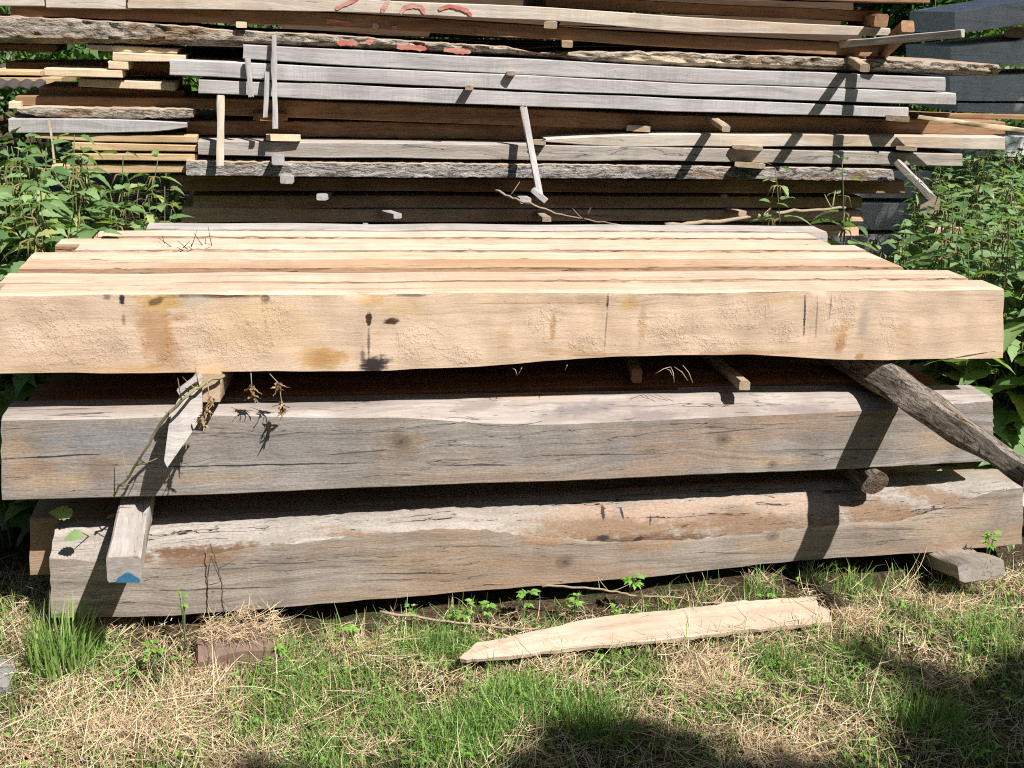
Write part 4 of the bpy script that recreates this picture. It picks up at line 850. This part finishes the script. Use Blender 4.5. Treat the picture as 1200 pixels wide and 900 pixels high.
def fibres():
    c = PY(790, 432, 2.62); S = Soup()
    for (x0, y0, x1, y1) in [(786, 430, 768, 438), (786, 430, 790, 448), (790, 430, 806, 446), (780, 432, 788, 440), (800, 428, 812, 449), (600, 431, 606, 440), (612, 430, 608, 438), (665, 427, 662, 434)]:
        S.add(*tube([PY(x0, y0, 2.62) - c, PY((x0 + x1) / 2 + 1, (y0 + y1) / 2 - 2, 2.60) - c, PY(x1, y1, 2.60) - c], .0011, 4))
    tag(S.build('bark_fibres', M_tan, loc=c), 'loose pale bark fibres dangling from the lower edge of the top beam', 'fibres')
fibres()

# ------------------------------------------------------------------ grass and straw (uncountable)
def blades(n, pos, hmin, hmax, wmin, wmax, lean, flatness, tone, segs=4, curl=.5, z0=-.004):
    """n curved ribbons: pos (n,2); flatness 0 upright .. 1 lying."""
    h = RNG.uniform(hmin, hmax, n); wd = RNG.uniform(wmin, wmax, n); yaw = RNG.uniform(0, 2 * math.pi, n)
    el = np.clip(RNG.normal(math.pi / 2 * (1 - flatness), lean, n), .02, math.pi / 2)
    cu = RNG.normal(0, curl, n) - curl * .6 * (flatness < .5); side = RNG.normal(0, curl * .6, n)
    x, y = pos[:, 0].copy(), pos[:, 1].copy(); z = gz(x, y) + z0 + (RNG.uniform(0, .035, n) if flatness > .5 else 0)
    V = np.zeros((n, segs + 1, 2, 3)); st = h / segs; e = el.copy(); yw = yaw.copy()
    for i in range(segs + 1):
        w_ = wd * (1 - (i / segs) ** 1.6 * .85) * .5
        px, py = -np.sin(yw) * w_, np.cos(yw) * w_
        V[:, i, 0] = np.stack([x - px, y - py, z], 1); V[:, i, 1] = np.stack([x + px, y + py, z + (w_ * .6 if flatness > .5 else 0)], 1)
        x = x + np.cos(e) * np.cos(yw) * st; y = y + np.cos(e) * np.sin(yw) * st; z = z + np.sin(e) * st
        e = e + cu / segs; yw = yw + side / segs
    if flatness > .5: V[..., 2] = np.maximum(V[..., 2], gz(V[..., 0], V[..., 1]) + .001)
    q = []; base = (np.arange(n) * (segs + 1) * 2)[:, None]
    for i in range(segs): q.append(np.stack([base[:, 0] + 2 * i, base[:, 0] + 2 * i + 1, base[:, 0] + 2 * i + 3, base[:, 0] + 2 * i + 2], 1))
    return V.reshape(-1, 3), np.concatenate(q), np.repeat(tone(n), (segs + 1) * 2)
def blob(px, py, sx, sy): 
    p = PZ(px, py, .03); k = p[1] / FPX; return p[0], p[1], sx * k, sy * k * 1.7
GREEN = [blob(*a) for a in [(560, 850, 150, 40), (700, 840, 110, 30), (420, 860, 100, 40), (350, 790, 60, 30), (970, 690, 160, 12), (640, 700, 150, 12), (1060, 840, 60, 40), (940, 780, 60, 20), (1150, 760, 60, 30), (500, 760, 80, 20), (80, 770, 60, 12)]]
HAY = [blob(*a) for a in [(130, 830, 150, 50), (90, 730, 90, 30), (260, 760, 70, 30), (250, 860, 100, 40), (850, 800, 110, 30), (960, 740, 150, 18), (880, 870, 100, 30), (1080, 720, 90, 20), (1180, 680, 60, 25), (430, 770, 100, 25), (620, 800, 60, 20), (900, 690, 60, 10)]]
def dens(P, blobs): 
    s = np.zeros(len(P))
    for (x, y, sx, sy) in blobs: s = np.maximum(s, np.exp(-((P[:, 0] - x) / sx) ** 2 - ((P[:, 1] - y) / sy) ** 2))
    return s
pat = waves(8, 8, 30, 2)
def sample(n, lo, hi, blobs, base, strip=True):
    out = []
    while sum(map(len, out)) < n:
        P = np.stack([RNG.uniform(lo[0], hi[0], 60000), RNG.uniform(lo[1], hi[1], 60000)], 1)
        d = base + (1 - base) * dens(P, blobs); d = d * np.clip(.65 + .45 * pat(P[:, 0], P[:, 1]) * (1 if blobs is GREEN else -1), .06, 1.3)
        if strip: d *= np.clip((2.575 + .05 * pat(P[:, 0] * 2, P[:, 1] * .2) - P[:, 1]) / .08, 0.004 * (P[:, 1] < 2.8) + 1. * (P[:, 0] < -.47), 1)
        b_ = np.abs(P[:, 0] - b0[0]) < .085; d[b_ & (np.abs(P[:, 1] - b0[1] - .07) < .055)] *= .05
        out.append(P[RNG.random(len(P)) < d])
    return np.concatenate(out)[:n]
# kept off the offcut board
offP = np.array([PZ(x, y + (3 if i < 10 else -5), .07)[:2] for i, (x, y) in enumerate(off)])
def outside_off(P):
    x, y = P[:, 0], P[:, 1]; ins = np.zeros(len(P), bool); j = len(offP) - 1
    for i in range(len(offP)):
        xi, yi = offP[i]; xj, yj = offP[j]
        c = ((yi > y) != (yj > y)) & (x < (xj - xi) * (y - yi) / (yj - yi + 1e-12) + xi); ins ^= c; j = i
    return P[~ins]
def grass_mat(name, stops, tr=.3):
    t = NT(name); at = t.n('ShaderNodeAttribute', attribute_name='tone').outputs['Fac']
    cr = t.n('ShaderNodeValToRGB'); t.put(cr.inputs[0], at); e = cr.color_ramp.elements
    e[0].position, e[0].color = stops[0][0], (*stops[0][1], 1); e[1].position, e[1].color = stops[-1][0], (*stops[-1][1], 1)
    for p, c in stops[1:-1]: q = e.new(p); q.color = (*c, 1)
    return t.finish(cr.outputs[0], None, .6, .25, (tr, cr.outputs[0]))
M_grass = grass_mat('grass_blades', [(0, (.05, .12, .022)), (.35, (.16, .29, .06)), (.65, (.30, .44, .12)), (.85, (.46, .49, .20)), (1, (.52, .45, .26))], .34)
M_straw = grass_mat('dry_straw', [(0, (.15, .085, .045)), (.3, (.36, .245, .135)), (.7, (.60, .455, .275)), (1, (.76, .64, .44))], .15)
LO, HI = (-1.15, 1.75), (2.55, 3.0)
parts = []
P = outside_off(sample(40000, LO, HI, GREEN, .12)); parts.append(blades(len(P), P, .012, .06, .001, .0028, .5, .42, lambda n: np.clip(RNG.normal(.45, .22, n), 0, 1)))
P = outside_off(sample(6500, LO, HI, GREEN, .06)); parts.append(blades(len(P), P, .05, .13, .0016, .0036, .35, .36, lambda n: np.clip(RNG.normal(.4, .16, n), 0, 1), curl=.9))
for (lo, hi, n) in [((-4, -.6), (5.5, 1.75), 26000), ((-3.2, 1.75), (-1.15, 4.2), 9000), ((2.55, 1.75), (5, 4), 9000)]:
    P = np.stack([RNG.uniform(lo[0], hi[0], n), RNG.uniform(lo[1], hi[1], n)], 1); parts.append(blades(n, P, .03, .10, .003, .006, .4, .15, lambda n: np.clip(RNG.normal(.55, .25, n), 0, 1), segs=3))
off_ = 0; VV = []; QQ = []; TT = []
for v_, q_, t_ in parts: VV.append(v_); QQ.append(q_ + off_); TT.append(t_); off_ += len(v_)
o = grid_mesh('grass', np.concatenate(VV), np.concatenate(QQ), np.concatenate(TT), M_grass); tag(o, 'short green grass growing before and around the timber stack', 'grass', kind='stuff')
parts = []
P = outside_off(sample(24000, LO, HI, HAY, .20)); parts.append(blades(len(P), P, .02, .11, .0008, .0022, .22, .93, lambda n: np.clip(RNG.normal(.62, .28, n), 0, 1), curl=.8))
P = outside_off(sample(9000, LO, HI, HAY, .10)); parts.append(blades(len(P), P, .02, .06, .0008, .002, .4, .4, lambda n: np.clip(RNG.normal(.5, .28, n), 0, 1), curl=.8))
P = outside_off(sample(420, LO, HI, HAY, .05)); parts.append(blades(len(P), P, .08, .22, .0012, .0024, .12, .95, lambda n: np.clip(RNG.normal(.8, .15, n), 0, 1), curl=.5, segs=6, z0=.015))
# straw lying on the brick
P = np.stack([RNG.uniform(b0[0] - .10, b0[0] + .10, 520), RNG.uniform(b0[1] + .03, b0[1] + .14, 520)], 1); q = blades(520, P, .015, .07, .0008, .002, .15, .97, lambda n: np.clip(RNG.normal(.6, .2, n), 0, 1), z0=.068, curl=.5); parts.append(q)
off_ = 0; VV = []; QQ = []; TT = []
for v_, q_, t_ in parts: VV.append(v_); QQ.append(q_ + off_); TT.append(t_); off_ += len(v_)
o = grid_mesh('straw', np.concatenate(VV), np.concatenate(QQ), np.concatenate(TT), M_straw); tag(o, 'dry cut hay and straw strewn over the grass', 'straw', kind='stuff')
# leaf litter and chips
def litter(n):
    P = outside_off(sample(n, LO, HI, HAY, .4)); S = Soup()
    for x, y in P:
        V, F = leaf_geo(RNG.uniform(.008, .026), RNG.uniform(.003, .007), 4, False, RNG.uniform(-.6, .9), RNG.normal(0, 1.2))
        S.add(V @ rotm(RNG.uniform(0, 6.28), RNG.normal(0, .3), RNG.normal(0, .6)).T + np.array([x, y, float(gz(x, y)) + RNG.uniform(.004, .022)]), F, RNG.random())
    tag(S.build('leaf_litter', M_dry), 'brown leaf litter and bark crumbs scattered through the grass', 'leaf litter', kind='stuff')
litter(1500)
def clover(n):
    P = outside_off(sample(n, LO, HI, GREEN, .25)); S = Soup()
    for x, y in P:
        z = float(gz(x, y)) + RNG.uniform(.01, .035); a0 = RNG.uniform(0, 6.28)
        for k in range(3):
            V, F = leaf_geo(RNG.uniform(.008, .016), RNG.uniform(.003, .006), 4, False, .2, .4); S.add(V @ rotm(a0 + 2.1 * k, RNG.uniform(-.2, .4)).T + (x, y, z), F, RNG.random())
    tag(S.build('ground_weeds', M_seed), 'tiny three leaved weeds growing low among the grass', 'weeds', kind='stuff')
clover(900)
# the tall tuft at the left
def tuft(label, px, py, n, h, spread, tone=.5):
    p = PZ(px, py, .03); S = Soup()
    for k in range(n):
        a = RNG.uniform(0, 6.28); r0 = spread * math.sqrt(RNG.random()); x, y = math.cos(a) * r0, math.sin(a) * r0; hh = h * RNG.uniform(.45, 1.); lean = RNG.uniform(.05, .45); a2 = a + RNG.normal(0, .8); wd = RNG.uniform(.0022, .0042)
        V = []; 
        for i in range(6):
            t_ = i / 5; d = lean * hh * t_ * t_; w_ = wd * (1 - t_ ** 2 * .95); cx, cy_ = x + math.cos(a2) * d, y + math.sin(a2) * d; ax, ay = -math.sin(a2 + .8) * w_, math.cos(a2 + .8) * w_
            V += [(cx - ax, cy_ - ay, hh * t_ * (1 - lean * t_ * .4)), (cx + ax, cy_ + ay, hh * t_ * (1 - lean * t_ * .4))]
        S.add(V, [(2 * i, 2 * i + 1, 2 * i + 3, 2 * i + 2) for i in range(5)], float(np.clip(RNG.normal(tone, .15), 0, .8)))
    tag(S.build('grass_tuft', M_grass, loc=(p[0], p[1], float(gz(p[0], p[1])) - .01)), label, 'grass tuft')
tuft('tall bright green grass tuft before the left end of the stack', 72, 772, 190, .235, .075, .55)
tuft('dark green grass tuft in the shade at the bottom centre', 700, 862, 130, .12, .08, .4)
tuft('green grass tuft in the shade at the bottom right', 1085, 862, 110, .12, .07, .42)
tuft('loose green tuft below the left tip of the offcut board', 570, 830, 90, .11, .08, .55)
tuft('small green tuft before the shaded foot of the stack on the right', 990, 694, 70, .09, .08, .5)

# ------------------------------------------------------------------ trees behind, and the trees behind the camera whose shade reaches the yard
M_trunk = bark('tree_bark', (.10, .08, .06), (.18, .15, .12), (.03, .025, .02))
M_leafA = leafy('tree_leaf', (.030, .075, .018), (.095, .19, .04), .3); M_leafB = leafy('tree_leaf_light', (.045, .10, .025), (.13, .23, .06), .3)
def tree(label, base, trunk_h, clumps, nleaf, lsize, mat, group=None, name='leafy_tree', tr=.10):
    """clumps = (dx,dy,dz,r) boughs of leaves about the base; a limb runs to each from the trunk."""
    root = empty(name, label, 'tree', base, group); T = Soup()
    top = np.array([0, 0, trunk_h]); pts = [np.array([RNG.normal(0, .04), RNG.normal(0, .04), trunk_h * i / 6 - .1 * (i == 0)]) for i in range(7)]
    T.add(*tube(pts, list(np.linspace(tr, tr * .55, 7)), 10))
    for (dx, dy, dz, r_) in clumps:
        st = pts[min(6, max(2, int(6 * min(1, (dz * .55) / trunk_h))))]; en = np.array([dx, dy, dz]); md = (st + en) / 2 + np.array([0, 0, -.08])
        T.add(*tube([st, md, en], [tr * .35, tr * .22, tr * .08], 6))
    T.build('trunk', M_trunk, root)
    W = np.array([c[3] ** 2 for c in clumps]); W = W / W.sum(); idx = RNG.choice(len(clumps), nleaf, p=W); C = np.array(clumps)[idx]
    d = RNG.normal(0, 1, (nleaf, 3)); d /= np.linalg.norm(d, axis=1)[:, None]; rad = RNG.random(nleaf) ** .45 * (1 + .25 * np.sin(d[:, 0] * 7 + idx) * np.sin(d[:, 2] * 6 + idx * 2))
    ctr = C[:, :3] + d * rad[:, None] * C[:, 3:4] * np.array([1, 1, .8])
    a = RNG.normal(0, 1, (nleaf, 3)); a /= np.linalg.norm(a, axis=1)[:, None]; b = np.cross(a, RNG.normal(0, 1, (nleaf, 3))); b /= np.linalg.norm(b, axis=1)[:, None] + 1e-9
    L = lsize * RNG.uniform(.6, 1.2, nleaf)[:, None]
    V = np.stack([ctr - a * L * .5, ctr + b * L * .28 + a * L * .05, ctr + a * L * .5, ctr - b * L * .28 + a * L * .05], 1).reshape(-1, 3)
    q = np.arange(nleaf * 4).reshape(-1, 4)
    o = grid_mesh('crown', V, q, np.repeat(np.clip(RNG.normal(.45, .28, nleaf), 0, 1), 4), mat); o.parent = root
GB = 'trees beyond the stacks'
def rclumps(n, R_, z0, z1, r0=.45, r1=.8): return [(RNG.normal(0, R_ * .5), RNG.normal(0, R_ * .4), RNG.uniform(z0, z1), RNG.uniform(r0, r1)) for _ in range(n)]
for (x, y, h, lab, mt) in [(-4.6, 7.6, 3.0, 'low bushy tree at the far left beyond the boards', M_leafB), (-3.4, 6.6, 1.9, 'low bush just beyond the boards at the far left', M_leafB), (-2.6, 8.2, 3.2, 'bushy tree glimpsed through the gaps at the far left', M_leafB), (-.4, 9.4, 4.2, 'tree directly behind the left part of the rear stack', M_leafA), (2.2, 9.8, 4.4, 'tree directly behind the right part of the rear stack', M_leafA), (4.0, 8.4, 3.8, 'dark green tree seen between the rear stack and the far right stack', M_leafA), (5.6, 8.8, 3.9, 'bushy tree rising behind the far right stack', M_leafB)]:
    tree(lab, (x, y, 0), h * .6, rclumps(26, 1.5, .4, h), 26000, .085, mt, GB, tr=.12)
def shade_spot(px, py, t_, r_):
    p = PZ(px, py, .02); q = Vector(p) + SDIR * t_; return (q.x, q.y, q.z, r_)
def shade_tree(label, base, spots, n, lsize):
    tree(label, base, 4.2, [(x - base[0], y - base[1], z - base[2], r_) for x, y, z, r_ in spots], n, lsize, M_leafA, 'trees behind the viewer', tr=.13)
shade_tree('tree behind the viewer whose leafy boughs shade the grass at the bottom', (4.0, -2.9, 0),
           [shade_spot(*a) for a in [(700, 900, 6.6, .14), (765, 885, 6.9, .10), (630, 930, 6.5, .11), (800, 950, 6.8, .22), (1130, 845, 6.7, .14), (1200, 850, 6.4, .17), (1060, 800, 7.0, .06), (1190, 800, 6.8, .08), (1120, 900, 6.3, .16), (1230, 930, 6.6, .25), (980, 985, 6.5, .22), (300, 960, 7.2, .16), (450, 990, 7.0, .2), (150, 985, 7.2, .16), (1000, 775, 7.0, .05)]], 26000, .06)
def far_shade(x, y, z, t_, r_): q = Vector((x, y, z)) + SDIR * t_; return (q.x, q.y, q.z, r_)
shade_tree('tree right of the yard whose crown shades the far right stack', (5.9, 2.6, 0), [far_shade(3.3, 6, 1.5, 5, .55), far_shade(3.9, 6, 1.2, 5.2, .6), far_shade(3.1, 6, 1.0, 4.8, .4), far_shade(3.6, 6, 1.9, 4.9, .5), far_shade(4.3, 6.2, 1.8, 5, .6), far_shade(3.0, 6, 1.35, 5.1, .3)], 16000, .09)

RING = 'trees ringing the yard behind the viewer'  # unseen trees, added to hold back sky light and deepen the shadows
for k, (x, y, h) in enumerate([(-9.5, 2.5, 7.0), (-9.0, -2.0, 7.5), (-7.0, -5.6, 7.5), (-3.6, -7.4, 7.8), (-.2, -8.2, 7.6), (3.2, -8.6, 7.4), (6.4, -8.0, 7.0), (9.6, -5.6, 6.6), (11.0, -1.4, 6.4)]):
    tree(['broad tree closing the yard on the left', 'second tree from the front on the left side of the yard', 'tree in the left corner behind the viewer', 'tree left of the gap behind the viewer', 'tree straight behind the viewer', 'tree behind the viewer towards the sun', 'tree in the right corner behind the viewer', 'tree on the right side of the yard behind the shade tree', 'broad tree closing the yard on the right'][k],
         (x, y, 0), h * .6, [(RNG.normal(0, .9), RNG.normal(0, .7), RNG.uniform(.7, h - 1), RNG.uniform(1.0, 1.5)) for _ in range(16)], 7000, .34, M_leafA, RING, tr=.16)
